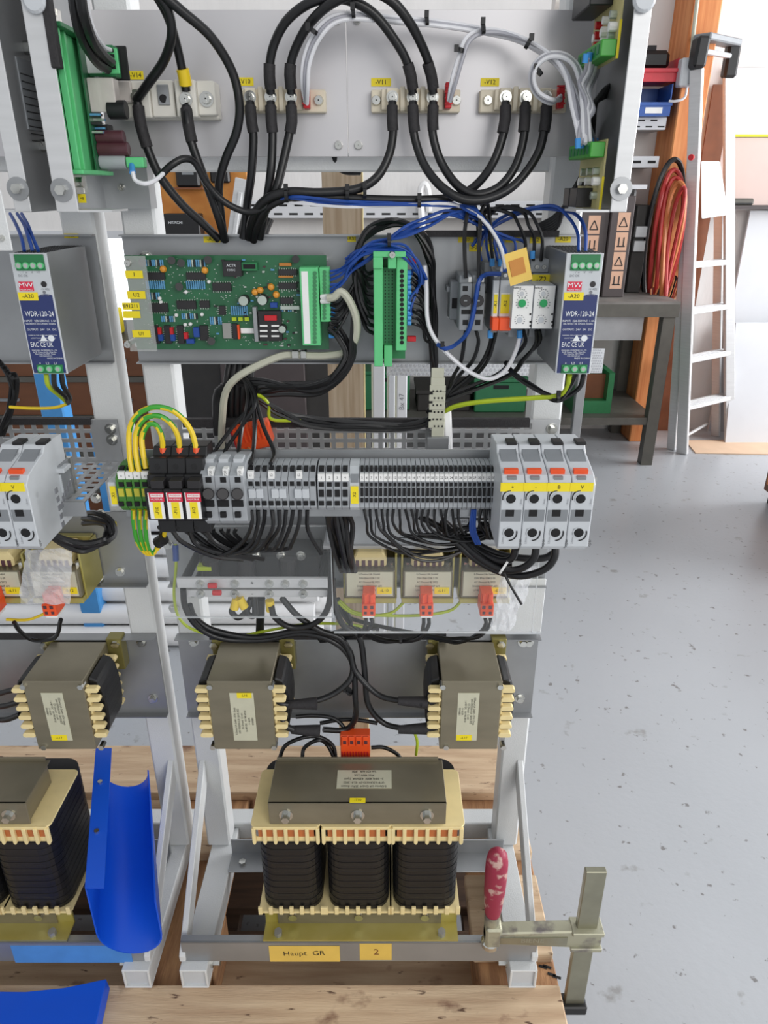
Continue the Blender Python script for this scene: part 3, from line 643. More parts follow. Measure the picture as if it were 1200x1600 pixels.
# coil plate
cp = plate('coil_plate', 'galvanised plate carrying small chokes and busbars, main frame', -.309, .232, ZZ(912, Yp), ZZ(800, Yp), 0, .014, bl((262, 850), (272, 950), (826, 1003)), m='galv', y=.9087)
cl = dup(cp, (DX, 0, 0), 'galvanised plate carrying small chokes on the left frame', skip=('bolt',))
for u, v in ((150, 778), (158, 803), (188, 893), (145, 862), (155, 905)):
    p = P(u, v, .907); q = MB(); q.cyl(p, p-Vector((0, .0015, 0)), .007, 14).cyl(p, p-Vector((0, .006, 0)), .005, 6); q.build('bolt', 'steel', cl)
tagplate(cl, None, 160, 815, 182, 823, .9068)
# white lower panel right of small chokes
wp = part('white_shield', None, 'white_paint', (XX(760, 945, .9), .232, .899, .9035, ZZ(988, .9), ZZ(905, .9)), bevel=.001); tag(wp, 'white cover panel right of the small chokes', 'panel')
part('bottom_edge', wp, 'grey_light', (XX(760, 945, .9), .232, .895, .899, ZZ(988, .9), ZZ(986, .9)))
# ================================================================ TOP TRAY
TB = H-.0205
def tray(label, left_in):
    t = thing('rectifier_tray', label, 'tray', (-.039, .85, TB))
    zt = H+.26
    ys = .9045
    for i, (x0, x1) in enumerate(((-.309, -.0405), (-.0398, .232))):
        s = part('back_sheet', t, 'sheet', (x0, x1, ys, ys+.002, ZZ(245, ys), ZZ(15, ys)), bevel=.0004)
    for (u, v) in ((527, 31), (558, 31), (529, 227), (560, 227)): pscrew(MB(), u, v, ys, 7).build('screw', 'steel', t)
    part('side_plate', t, 'galv', (-.3145, -.3125, .752, .906, TB, zt)); part('side_plate', t, 'galv', (.231, .233, .752, .906, TB, zt))
    a = part('front_flange', t, 'alu', (-.3145, -.2935, .75, .752, TB, zt), bevel=.0006); c = part('front_flange', t, 'alu', (.2175, .233, .75, .752, TB, zt), bevel=.0006)
    part('bottom_flange', t, 'alu', (.185, .233, .752, .80, TB, TB+.002)); part('bottom_flange', t, 'alu', (-.3145, -.262, .752, .80, TB, TB+.002))
    part('edge_trim', t, 'rubber', (-.2965, -.2885, .7475, .757, ZZ(107, .75), zt), bevel=.001)
    for u, v in ((97, 297), (970, 295)):
        q = MB(); p = P(u, v, .75); q.cyl(p, p-Vector((0, .0016, 0)), .0105, 18); w = q.build('washer', 'galv', t); q = MB(); q.cyl(p-Vector((0, .0016, 0)), p-Vector((0, .007, 0)), .0048, 6); q.build('bolt', 'steel', w)
    q = MB(); p = P(56, 2, .75); q.cyl(p, p-Vector((0, .006, 0)), .010, 16); q.build('round_knob', 'grey_light', t, bevel=.002)
    q = MB(); p = P(1005, 0, .75); q.cyl(p, p-Vector((0, .006, 0)), .010, 16); q.build('round_knob', 'grey_light', t, bevel=.002)
    pt = tagplate(t, None, 122, 303, 134, 317, .80); ptxt('+8', 128, 310, 4, .7990, 'ink', pt)
    part('side_bracket', t, 'galv', (-.3125, -.262, .88, .904, TB, TB+.05)); pscrew(MB(), 190, 293, .88, 6).build('screw', 'steel', t)
    return t
tr = tray('zinc tray with rectifier modules at the top of the main frame', True)
tl = dup(tr, (DX, 0, 0), 'zinc tray at the top of the left frame, outer side visible', skip=('label_tag', 'round_knob', 'edge_trim'))
# rating plate on the outer face of the left tray
xs = .233+DX
rp = part('rating_plate', tl, 'grey_mid', (xs, xs+.0012, .775, .885, ZZ(205, .8), ZZ(95, .8)))
letters('E-Device', (xs+.0015, .838, ZZ(116, .82)), .0165, 'ink', rp, face=(1, 0, 0))
m = MB()
for k in range(10):
    z = ZZ(124, .82)-k*.0062; m.box(xs+.0012, xs+.0016, .777, .883, z-.0005, z+.0003)
m.build('print_lines', 'ink', rp)
for i, (u, v) in enumerate(((25, 228), (4, 75))):
    y = .80; q = MB(); z = ZZ(v, y); q.cyl((xs, y, z), (xs+.010, y, z), .006, 10); q.build('screw', 'steel', tl)
# ================================================================ THREE PHASE TRANSFORMER
def rrect(x0, x1, y0, y1, r, n=4):
    out = []
    for cx, cy, a0 in ((x1-r, y1-r, 0), (x0+r, y1-r, 90), (x0+r, y0+r, 180), (x1-r, y0+r, 270)):
        for i in range(n+1):
            a = math.radians(a0+90*i/n); out.append((cx+r*math.cos(a), cy+r*math.sin(a)))
    return out
def transformer(label):
    zb = H-1.004; t = thing('transformer', label, 'transformer', (-.0375, .78, zb))
    x0, x1 = -.1577, .085; zt = H-.7605; Yy = .7305
    part('top_yoke', t, 'core', (x0+.003, x1-.003, Yy+.004, .807, H-.799, zt-.002), bevel=.001)
    ck = part('clamp_sheet', t, 'core', (x0, x1, Yy, Yy+.003, H-.7995, zt), (x0, x1, Yy, .812, zt-.002, zt), (x0+.002, x1-.006, .809, .812, zt, zt+.006), bevel=.0006)
    for u in (447, 559, 667): pbolt(MB(), u, 1273, Yy, 11, .011).build('bolt', 'steel', t)
    y0, y1 = YZ(1232, zt), YZ(1204, zt)
    pl = part('rating_plate', ck, 'plate_label', (XX(525, 1217, y0), XX(612, 1217, y0), y0, y1, zt, zt+.0008))
    part('label_tag', ck, 'yellow', (XX(547, 1253, .742), XX(571, 1253,   .734), .7312, .739, zt, zt+.0008))
    for i, s in enumerate(('E-Device UA GmbH  25761 Busum', 'UTP 5-3UI10/33-SV  02.01.2022', '3~ 50Hz 400V  4,85kVA  Dyn5', 'Prim 400V 7,0A', 'Sek 42V 66A   IP00')):
        letters(s, (XX(568, 1217, y0), y0+.003+(y1-y0-.006)*i/4, zt+.0012), .0055, 'ink', ck, math.pi, face=(0, 0, 1), sx=.8, name='print')
    letters('-T10', (XX(559, 1253, .734), .7352, zt+.0012), .005, 'ink', ck, face=(0, 0, 1), name='print')
    part('bottom_yoke', t, 'core', (x0, x1, Yy, .82, zb+.002, H-.974))
    for i, (u0, u1) in enumerate(((405, 500), (510, 608), (615, 717))):
        Yc = .731; a, c = XX(u0, 1360, Yc), XX(u1, 1360, Yc)
        cm = MB(); n = 26; za, zc = H-.970, H-.804; prof = rrect(a, c, Yc, .862, .024, 6)
        for k in range(n):                                # wound layers
            q0, q1 = za+(zc-za)*k/n, za+(zc-za)*(k+1)/n; e = .00035 if k % 2 else 0
            cm.prism([(x+(e if x < (a+c)/2 else -e), y+(e if y < .8 else -e)) for x, y in prof], 'z', q0, q1)
        cm.build('winding', 'coil_black', t, smooth=False)
        f0, f1 = a-.0058, c+.0045
        bb = MB(); bb.prism(rrect(f0, f1, .727, .835, .008, 3), 'z', H-.8035, H-.8005)
        bb.box(f0+.004, f1-.004, .7262, .729, H-.806, H-.8005)
        nt = 7
        for k in range(nt):
            w_ = (f1-f0)*.052; tx = f0+.002+(f1-f0-.004-w_)*k/(nt-1)
            bb.prism([(tx, H-.803), (tx+w_, H-.803), (tx+w_, H-.829), (tx+w_*.7, H-.832), (tx+w_*.3, H-.832), (tx, H-.829)], 'y', .7245, .7298)
        bo = bb.build('bobbin', 'cream', t, bevel=.0006)
        part('winding_edge', bo, 'cable_copper', (f0+.010, f1-.010, .7298, .7308, H-.822, H-.806))
        part('winding_edge', bo, 'cream', (f0+.004, f1-.004, .7299, .7309, H-.831, H-.822))
        q = MB(); q.prism(rrect(f0, f1, .727, .86, .006, 2), 'z', H-.9745, H-.971)
        for k in range(nt):
            w_ = (f1-f0)*.06; tx = f0+(f1-f0-w_)*k/(nt-1); q.box(tx, tx+w_, .7245, .7285, H-.9745, H-.960)
        q.build('bobbin', 'cream', t, bevel=.0006)
        xm = (a+c)/2; MB().cyl((xm, .7335, H-.984), (xm, .726, H-.984), .0065, 8).build('bolt', 'steel', t)
    fb = XX(411, 1455, .71), XX(716, 1455, .71)
    part('foot_bracket', t, 'olive', (fb[0], fb[1], .7045, .735, zb, zb+.003), (fb[0], fb[1], .733, .736, zb, H-.976), (fb[0], fb[1], .85, .89, zb, zb+.003), (fb[0], fb[1], .85, .853, zb, H-.976))
    for u in (435, 690): p = Vector((XX(u, 1463, .712), .713, zb+.003)); MB().cyl(p, p+Vector((0, 0, .008)), .006, 6).build('bolt', 'galv', t)
    return t
tf = transformer('large three phase transformer with three black coils on main frame')
dup(tf, (DX, 0, 0), 'large three phase transformer cut off at left picture edge')
# ================================================================ LARGE CHOKES
def choke(u0, u1, label, tagname, left):
    Yf, Yb = .7915, .885; a, c = XX(u0, 1110, Yf), XX(u1, 1110, Yf); zt, zb = H-.6053, H-.7225
    t = thing('choke', label, 'choke', ((a+c)/2, .84, zb), 'large iron core chokes')
    part('core', t, 'core', (a, c, Yf, Yb, zb, zt), bevel=.001)
    part('mounting_bracket', t, 'olive_dark', (c-.002, c+.020, .886, .906, zt-.05, zt+.004), bevel=.001); part('mounting_bracket', t, 'olive_dark', (a-.014, a+.002, .886, .906, zt-.03, zt+.002), bevel=.001); part('mounting_bracket', t, 'olive_dark', (a, c, .885, .906, zb+.004, zb+.03))
    for s in (-1, 1):
        xe = a if s < 0 else c
        for y0, nm in ((.797, 5), (.868, 5)):
            q = MB(); lo, hi = H-.703, H-.617
            q.box(xe, xe+s*.003, y0, y0+.005, lo, hi)
            for k in range(nm+1):
                z = lo+.0005+(hi-lo-.009)*k/nm; q.prism(rrect(min(xe, xe+s*.018), max(xe, xe+s*.018), z, z+.0075, .003, 2), 'y', y0-.0045, y0+.0045)
            q.build('bobbin_comb', 'cream', t, bevel=.0005)
        q = MB(); ln = []
        for i in range(9): an = math.pi*i/8; ln.append((H-.66+.05*math.cos(an), math.sin(an)))
        q2 = [(xe+s*.001, H-.61)]+[(xe+s*(.004+.017*sn**.6 if sn > 0 else .004), z) for z, sn in ln]+[(xe+s*.001, H-.71)]
        q.prism(q2, 'y', .8045, .862); q.build('winding', 'coil_black', t, bevel=.002)
    for (u, v) in ((u0+7, 1160), (u1+3, 1160), (u1-2, 1066), (u0+2, 1066)):
        MB().cyl(P(u, v, .80)+Vector((0, 0, 0)), P(u, v, .80)-Vector((0, .012, 0)), .0042, 6).build('bolt', 'steel', t)
    for (x, z) in ((c+.012, zt-.004), (a-.011, zt-.006)):
        p = Vector((x, .889, z)); MB().cyl(p, p-Vector((0, .007, 0)), .0062, 6).build('bolt', 'steel', t)
    lu0, lu1 = (362, 399) if left else (714, 747)
    pl = pbox('rating_plate', t, 'plate_label', lu0, 1083, lu1, 1157, Yf-.0008, Yf)
    rot = math.pi/2 if left else -math.pi/2
    for i, s in enumerate(('E-Device UA GmbH - 25761 Ganga', 'DIN VDE0550-3-20  GB 05.2022', 'DC-Drossel  1,3 mH', '1 x 40V DC   NV 940 AM 01', 'I = 60,0A', 'NVH0801')):
        uu = lu0+6+(lu1-lu0-10)*i/5 if left else lu1-6-(lu1-lu0-10)*i/5
        ptxt(s, uu, 1127 if left else 1112, 3.2, Yf-.0011, 'ink', pl, rot, sx=.8)
    if left: tg = tagplate(t, '-L16', 370, 1083, 393, 1091, Yf-.0008, hpx=4)
    else: tg = tagplate(t, '-L17', 713, 1149, 737, 1157, Yf-.0008, hpx=4)
    return t
ck1 = choke(328, 427, 'large choke with label L16 on the left of the plate', '', True)
ck2 = choke(689, 782, 'large choke with label L17 on the right of the plate', '', False)
dup(ck2, (DX+.006, 0, 0), 'large choke on the left frame above the blue channel')
# ================================================================ SMALL CHOKES WITH ORANGE PLUGS
def small_choke(u0, u1, name, off=0):
    Yf = .835; a, c = XX(u0, 912, Yf), XX(u1, 912, Yf); z0, z1 = ZZ(934, Yf), ZZ(892, Yf)
    t = thing('small_choke', 'small choke with yellow tag %s under the terminal row' % name, 'choke', ((a+c)/2, Yf, z0), 'small chokes in a row')
    part('core', t, 'core', (a, c, Yf, .893, z0, z1), bevel=.001)
    part('bracket', t, 'olive', (a-.002, c+.002, Yf-.002, .905, z0-.008, z0), (a-.003, a, Yf+.01, .905, z0-.008, z1+.02), (c, c+.003, Yf+.01, .905, z0-.008, z1+.02), (a, c, .893, .905, z0, z1+.022), bevel=.0008)
    m = (a+c)/2; w_ = (c-a)*.33
    wd = MB(); wd.prism([(m-w_, z1), (m+w_, z1), (m+w_*1.02, z1+.012), (m+w_*.8, z1+.022), (m-w_*.8, z1+.022), (m-w_*1.02, z1+.012)], 'y', .846, .89); wd = wd.build('winding', 'cream', t, bevel=.002)
    for k in range(5):
        x = m-w_*.75+w_*1.5*k/4; part('slot', wd, 'cap_brown', (x-.0022, x+.0022, .8445, .846, z1+.001, z1+.010))
    pl = pbox('rating_plate', t, 'plate_label', u0+3, 894, u1-3, 931, Yf-.0008, Yf)
    for i, s in enumerate(('E-Device UA GmbH', 'DIN EN61558-2-20', 'AC-Drossel Bj.2022', '50/60Hz IP00 V40P AM', 'U=400V / I=8,5A   2B', 'NV10232')):
        ptxt(s, (u0+u1)/2-1, 897.5+6.2*i, 3.4, Yf-.0011, 'ink', pl, 0, .84)
    tagplate(t, name, u1-28, 918, u1-5, 928, Yf-.0009, hpx=5)
    for u in (u0+8, u1-7): MB().cyl(P(u, 886, .85), P(u, 886, .85)+Vector((0, 0, .008)), .004, 6).build('bolt', 'steel', t)
    um = (u0+u1)/2-2 if u0 < 700 else u0+40
    pg = thing('connector_plug', 'orange two pole plug below small choke %s' % name, 'connector', P(um, 962, .815), 'orange plugs below the small chokes')
    b = MB(); pb(b, um-9.5, 928, um+9.5, 945, .812, .834); pb(b, um-10.5, 945, um+10.5, 963, .806, .834); b.build('body', 'orange', pg, bevel=.0008)
    for k in (-1, 1):
        pbox('release_lever', pg, 'orange', um+k*4.6-2.2, 930, um+k*4.6+2.2, 944, .809, .812, .0004); pbox('wire_hole', pg, 'cap_brown', um+k*5-2.6, 947, um+k*5+2.6, 952, .8055, .8065); pbox('wire_hole', pg, 'cap_brown', um+k*5-2.2, 956, um+k*5+2.2, 960, .8055, .8065)
    pbox('clip', pg, 'paper', um-9, 962, um+9, 965.5, .808, .83)
    return t, pg
sc1 = small_choke(539, 617, '-L10'); sc2 = small_choke(630, 707, '-L11'); sc3 = small_choke(721, 796, '-L12')
for (t_, pg_), nm, lb in ((sc2, 'left frame small choke cut by picture edge', 'orange plug at the left picture edge'), (sc3, 'left frame small choke behind the clear plastic bag', 'orange plug below the clear plastic bag')):
    dup(t_, (DX, 0, 0), nm); dup(pg_, (DX, 0, 0), lb)
# ================================================================ POWER SUPPLY
def psu(label):
    x0, x1 = .1888, .2272; y0 = .788; zt, zb = H-.0605, H-.1865
    t = thing('power_supply', label, 'power supply', ((x0+x1)/2, .85, zb), 'rail power supplies')
    bd = part('housing', t, 'galv', (x0+.0006, x1-.0006, y0+.002, .896, zb, zt), bevel=.0008)
    m = MB()
    for i in range(9):
        for j in range(24): m.box(x0+.003+i*.0038, x0+.0052+i*.0038, y0+.006+j*.0042, y0+.0082+j*.0042, zt-.0001, zt+.0003)
    m.build('vent_holes', 'hole', bd)['kind'] = 'stuff'
    fp = part('front_panel', t, 'grey_light', (x0, x1, y0, y0+.002, zb, zt), bevel=.0005)
    q = MB(); n = 12; zs = H-.103
    top_ = [(x1-.0016-(x1-x0-.0032)*i/n, zs-.0005+.0022*math.sin(2*math.pi*i/n+.4)) for i in range(n+1)]
    q.prism([(x0+.0016, zb+.0012), (x1-.0016, zb+.0012)]+top_, 'y', y0-.0004, y0); q.build('print_field', 'navy', fp)
    for za, zc, nn, xa, xb_ in ((zt-.0172, zt-.0012, 4, x0+.005, x1-.0032), (zb+.001, zb+.0105, 3, x0+.006, x1-.004)):
        tb = part('terminal_block', t, 'din_green_dark', (xa, xb_, y0-.0015, y0+.0005, za, zc), bevel=.0004)
        for k in range(nn):
            cx = xa+(xb_-xa)*(k+.5)/nn; cz = za+.0052; r = .0034
            MB().cyl((cx, y0-.0015, cz), (cx, y0-.0035, cz), r, 12).build('screw_ring', 'din_green', tb)
            q = MB(); q.cyl((cx, y0-.0035, cz), (cx, y0-.0038, cz), r*.7, 10); q.build('screw', 'steel', tb)
    def fx(u): return x0+(x1-x0)*u
    def tz(v): return zt-(zt-zb)*v
    def L(s, u, v, h, m_='ink_white', sx=1): letters(s, (fx(u), y0-.0007, tz(v)), h/.7, m_, fp, sx=sx, name='print')
    lg = part('logo', t, 'label_red', (fx(.1), fx(.49), y0-.0006, y0, tz(.30), tz(.225))); letters('MW', (fx(.295), y0-.0009, tz(.253)), .0068, 'ink_white', lg, sx=1.25); letters('MEAN WELL', (fx(.295), y0-.0009, tz(.289)), .0022, 'ink_white', lg, sx=1.1)
    yl = part('label_tag', t, 'yellow', (fx(.03), fx(.57), y0-.0007, y0, tz(.375), tz(.31))); letters('-A20', (fx(.3), y0-.0010, tz(.342)), .0062, 'ink', yl)
    for s, u, v, h in (('.  /  o     V    +V', .48, .150, .0022), ('DC OK', .27, .178, .0022), ('+V ADJ', .8, .285, .002), ('DC OK', .78, .335, .002)): L(s, u, v, h, 'ink_grey')
    k = MB(); k.cyl((fx(.79), y0, tz(.245)), (fx(.79), y0-.0006, tz(.245)), .003, 14); k.build('adjuster', 'chip', t); k = MB(); k.cyl((fx(.76), y0, tz(.31)), (fx(.76), y0-.0006, tz(.31)), .0016, 10); k.build('lamp', 'ink_grey', t)
    L('WDR-120-24', .52, .487, .0056, sx=.69)
    for i, (s, h) in enumerate((('INPUT:  220-550VAC  1.4A', .0021), ('340-780VDC OR 2-PHASE, 50/60Hz', .0015), ('', .0015), ('OUTPUT:  24V   5A   DC', .0021), ('', .001), ('WARNING: FOR CONTINUED PROTECTION', .0011), ('AGAINST RISK OF FIRE REPLACE ONLY', .0011), ('WITH SAME TYPE', .0011))):
        if s: L(s, .5, .545+.024*i, h)
    L('EAC CE UK', .42, .745, .0052, sx=.66); q = MB()
    cx, cz = fx(.5), tz(.69); q.prism([(cx-.004, cz-.003), (cx+.004, cz-.003), (cx, cz+.004)], 'y', y0-.0007, y0); q.cyl((fx(.72), y0, cz), (fx(.72), y0-.0007, cz), .0034, 14); q.build('approval_mark', 'ink_white', fp)
    for i, s in enumerate(('MEAN WELL ENTERPRISES CO., LTD.', 'No.28, Wuquan 3rd Rd., Wugu Dist.,', 'New Taipei City 24891, Taiwan', 'www.meanwell.com')): L(s, .47, .792+.016*i, .0012)
    L('MADE IN CHINA', .72, .862, .0016); L('+     L2     L1', .5, .905, .0026)
    return t
ps = psu('slim blue and grey power supply at right, yellow A20 tag')
dup(ps, (DX-.004, 0, 0), 'slim blue and grey power supply at left picture edge, yellow A20 tag')
# ================================================================ RECTIFIER MODULES
def bigscrew(t, u, v, Y, r=9.5):
    w = MB(); p = P(u, v, Y); rr = PX(r, v, Y); w.cyl(p, p-Vector((0, .0015, 0)), rr, 16); w.cyl(p-Vector((0, .0015, 0)), p-Vector((0, .006, 0)), rr*.72, 12, rr*.6)
    w.box(p.x-rr*.45, p.x+rr*.45, p.y-.0064, p.y-.006, p.z-rr*.09, p.z+rr*.09).box(p.x-rr*.09, p.x+rr*.09, p.y-.0064, p.y-.006, p.z-rr*.45, p.z+rr*.45)
    return w.build('terminal_screw', 'steel', t)
def module(u0, u1, sc, ends, name, u_tag, label):
    Ym = .882; t = thing('rectifier_module', label, 'module', P((u0+u1)/2, 175, .895), 'ivory rectifier modules')
    pbox('base', t, 'ivory', u0, 140, u1, 176, .892, .9045, .001)
    b = MB(); lo, hi = min(sc)-17, max(sc)+17
    pb(b, lo, 139, hi, 172, Ym+.004, .895); 
    for u in sc: pb(b, u-9, 137, u+9, 168, Ym, Ym+.005)
    for u in [(sc[0]+sc[1])/2, (sc[1]+sc[2])/2]: pb(b, u-4, 135, u+4, 174, Ym+.001, Ym+.005)
    b.build('housing', 'ivory', t, bevel=.0008)
    for u in sc: bigscrew(t, u, 152, Ym)
    for u in ends: pscrew(MB(), u, 157, .892, 8, .004).build('mounting_screw', 'steel', t)
    return t
module(374, 509, (391, 423, 455), (378, 498), '-V10', 380, 'ivory rectifier module below yellow tag V10')
module(580, 719, (613, 645, 676), (588, 713), '-V11', 596, 'ivory rectifier module below yellow tag V11')
module(750, 886, (790, 821, 853), (762,), '-V12', 765, 'ivory rectifier module below yellow tag V12')
for s, u0, v0, u1, v1 in (('-V10', 369, 121, 396, 134), ('-V11', 580, 122, 611, 135), ('-V12', 751, 122, 780, 135), ('-V14', 200, 111, 224, 124)): tagplate(tr, s, u0, v0, u1, v1, .9044)
for u, lab in ((478, 'V10'), (701, 'V11'), (877, 'V12')):
    t = thing('gate_connector', 'small red gate connector on module %s' % lab, 'connector', P(u, 170, .885)); pbox('body', t, 'red', u-5, 128 if u < 800 else 136, u+5, 169, .878, .8915, .0006)
    for k in range(4): pbox('rib', t, 'red', u-6, 133+k*9, u+6, 136+k*9, .877, .879)
# V14 module
t = thing('diode_module', 'large white diode module below yellow tag V14', 'module', P(262, 187, .89))
pbox('base', t, 'module_white', 185, 128, 340, 187, .888, .9045, .0015)
b = MB(); pb(b, 190, 126, 234, 184, .870, .89); pb(b, 236, 125, 272, 183, .874, .89); pb(b, 274, 124, 306, 183, .868, .89); pb(b, 308, 126, 336, 180, .876, .89); b.build('housing', 'module_white', t, bevel=.0012)
for u, v in ((213, 151), (291, 155), (323, 155)): bigscrew(t, u, v, .867 if u < 300 else .8755, 10 if u < 300 else 11)
pbox('terminal_plate', t, 'galv', 246, 132, 264, 164, .872, .874, .0004); MB().cyl(P(255, 154, .872), P(255, 154, .8712), .004, 12).build('screw_hole', 'hole', t)
pbox('cover', t, 'relay_clear', 183, 126, 205, 160, .864, .87, .001)
# ================================================================ DIN CARRIER AND RELAY BOARD ON THE LEFT TRAY SIDE
XR_ = -.3125
t = thing('din_rail', 'short vertical steel rail on the left tray side', 'rail', (XR_, .795, ZZ(302, .79)))
z0, z1 = ZZ(302, .79), ZZ(8, .79)
part('rail', t, 'steel', (XR_, XR_+.007, .785, .805, z0, z1), (XR_+.006, XR_+.0075, .777, .786, z0, z1), (XR_+.006, XR_+.0075, .804, .813, z0, z1))
for zz in (z0+.01, z1-.012): MB().cyl((XR_+.007, .795, zz), (XR_+.011, .795, zz), .005, 10).build('screw', 'steel', t)
t = thing('relay_board', 'green rail carrier with relay board on left tray side', 'circuit board', (-.30, .80, ZZ(268, .79)))
z0, z1 = ZZ(266, .79), ZZ(52, .79)
part('carrier', t, 'din_green', (-.300, -.2955, .762, .806, z0, z1), (-.300, -.2975, .806, .838, z0, z1), (-.2975, -.290, .762, .765, z0, z1), (-.2975, -.292, .779, .783, z0, z1), (-.2975, -.290, .835, .838, z0, z1), (-.3045, -.300, .772, .777, z0, z1), (-.3045, -.300, .813, .818, z0, z1), bevel=.0006)
part('end_cap', t, 'din_green', (-.3055, -.286, .758, .842, z0-.004, z0), bevel=.0006); part('end_cap', t, 'din_green_dark', (-.3055, -.286, .758, .842, z1, z1+.004), bevel=.0006)
bd = part('board', t, 'pcb', (-.2915, -.2899, .806, .838, z0, z1))
def xb(name, y0, y1, v0, v1, h, m, bev=.0008, x=-.2899): return part(name, t, m, (x, x+h, y0, y1, ZZ(v1, .79), ZZ(v0, .79)), bevel=bev)
xb('relay', .812, .828, 116, 172, .026, 'relay_clear'); xb('relay', .822, .836, 190, 215, .012, 'chip'); xb('terminal_block', .822, .838, 60, 112, .027, 'din_green_dark')
xb('terminal_face', .8205, .822, 66, 108, .031, 'din_green'); xb('cover_plate', .840, .843, 56, 114, .034, 'black')
for k in range(4): q = MB(); q.box(-.272, -.262, .8195, .8205, ZZ(73+9*k, .79), ZZ(67+9*k, .79)); q.build('wire_hole', 'hole', t)
xb('number_strip', .8198, .8206, 67, 107, .014, 'paper', 0)
for v, m_, r, l in ((167, 'black', .0085, .034), (211, 'cap_brown', .0062, .028), (231, 'cap_brown', .0068, .031), (252, 'grey_plastic', .0066, .027)):
    z = ZZ(v, .79); q = MB(); q.cyl((-.2899+(.016 if m_ == 'black' else 0), .818, z), (-.2899+l, .818, z), r, 16); q.build('capacitor', m_, t, bevel=.0008, smooth=True)
for k in range(12): 
    y = .808+.004*(k % 4); z = ZZ(178+7*(k//2), .79); part('resistor', t, ('res_blue', 'chip', 'solder')[k % 3], (-.2899, -.2899+.01, y, y+.003, z, z+.002))
pg = part('plug', t, 'din_green', (-.262, -.244, .812, .824, ZZ(261, .79), ZZ(244, .79)), bevel=.001)
# ================================================================ GATE BOARDS ON THE RIGHT TRAY SIDE
def gate(v0, v1, conn_v0, conn_v1, label, blue_top, relays):
    xx = .2118; z0, z1 = ZZ(v1, .78), ZZ(v0, .78)
    t = thing('gate_board', label, 'circuit board', (xx, .82, z0)); part('board', t, 'pcb_beige', (xx, xx+.0016, .77, .864, z0, z1)); part('edge_strip', t, 'yellow', (xx-.0004, xx+.0018, .7694, .77, z0, z0+.03))
    cz0, cz1 = ZZ(conn_v1, .78), ZZ(conn_v0, .78)
    part('connector', t, 'wire_green', (xx-.014, xx, .772, .86, cz0, cz1), bevel=.0008)
    for k in range(6): y = .778+.014*k; part('connector_key', t, 'din_green_dark', (xx-.0146, xx-.014, y, y+.009, cz0+.003, cz1-.003))
    for r in range(4):
        for k in range(3):
            y = .785+.024*k; z = (cz0-.012-.011*r) if not blue_top else (cz0-.012-.011*r)
            if z < z0+.004: continue
            if r % 2 == 0: MB().cyl((xx, y, z), (xx-.006, y, z), .0035, 8).build('pin', 'solder', t)
            else: part('diode', t, 'red' if k == 0 and not blue_top else 'chip', (xx-.004, xx, y-.003, y+.003, z-.002, z+.002))
    for k in range(3): MB().cyl((xx, .78+.028*k, z0+.026), (xx-.007, .78+.028*k, z0+.026), .004, 8).build('stud', 'paper', t)
    for a, c in relays: part('relay', t, 'chip', (xx-.016, xx, a, c, z0+.002, z0+.02), bevel=.0006)
    return t
gate(218, 328, 222, 246, 'lower beige gate board with green connector, right tray side', True, ((.80, .83), (.834, .858)))
g2 = gate(-60, 94, 63, 90, 'upper beige gate board with green connector, right tray side', False, ())
for k in range(9):
    y = .785+.024*(k % 3); z = ZZ(55-17*(k//3), .78); MB().cyl((.2118, y, z), (.2058, y, z), .0035, 8).build('pin', ('solder', 'red', 'paper')[(k*2) % 3], g2)
part('heat_sink', g2, 'black', (.19, .2118, .80, .87, ZZ(8, .8), ZZ(-60, .8)), bevel=.001)
# ================================================================ CIRCUIT BOARD
YB = .884
t = cb = thing('circuit_board', 'long green circuit board full of chips on the relay plate', 'circuit board', P(355, 545, .89))
pbox('board', cb, 'pcb', 204, 399, 512, 546, YB, YB+.0016)
for u, v in ((215, 408), (505, 408), (215, 538), (505, 538)): MB().cyl(P(u, v, YB+.0016), P(u, v, YB+.0016)+Vector((0, .0205, 0)), .004, 8).build('standoff', 'steel', cb)
def comp(name, m, u0, v0, u1, v1, h, bev=.0003): return pbox(name, cb, m, u0, v0, u1, v1, YB-h, YB, bev)
def chip(u0, v0, u1, v1, h=.004):
    c = comp('chip', 'chip', u0, v0, u1, v1, h); m = MB(); hor = (u1-u0) > (v1-v0); n = max(4, int((u1-u0 if hor else v1-v0)/3.4))
    for k in range(n):
        if hor:
            u = u0+(u1-u0)*(k+.5)/n; pb(m, u-.6, v0-2.2, u+.6, v0, YB-.0015, YB); pb(m, u-.6, v1, u+.6, v1+2.2, YB-.0015, YB)
        else:
            v = v0+(v1-v0)*(k+.5)/n; pb(m, u0-2.2, v-.6, u0, v+.6, YB-.0015, YB); pb(m, u1, v-.6, u1+2.2, v+.6, YB-.0015, YB)
    m.build('pins', 'solder', c)['kind'] = 'stuff'
for q in ((226, 426, 257, 437), (291, 426, 321, 437), (233, 474, 262, 488), (276, 470, 306, 483), (312, 470, 327, 481), (332, 442, 361, 455), (435, 421, 464, 430), (435, 442, 464, 452), (438, 465, 458, 475), (238, 509, 248, 537), (257, 509, 267, 537), (277, 509, 287, 537), (312, 509, 325, 532), (363, 506, 371, 530), (342, 478, 352, 492)): chip(*q)
rl = comp('relay', 'chip', 348, 408, 377, 432, .012); ptxt('ACTR', 361, 415, 4, YB-.0124, 'ink_white', rl); ptxt('12VDC', 361, 422, 3, YB-.0124, 'ink_white', rl)
comp('pin_header', 'din_green_dark', 377, 410, 402, 423, .008); comp('pin_header_hollow', 'hole', 380, 413, 399, 420, .0083, 0)
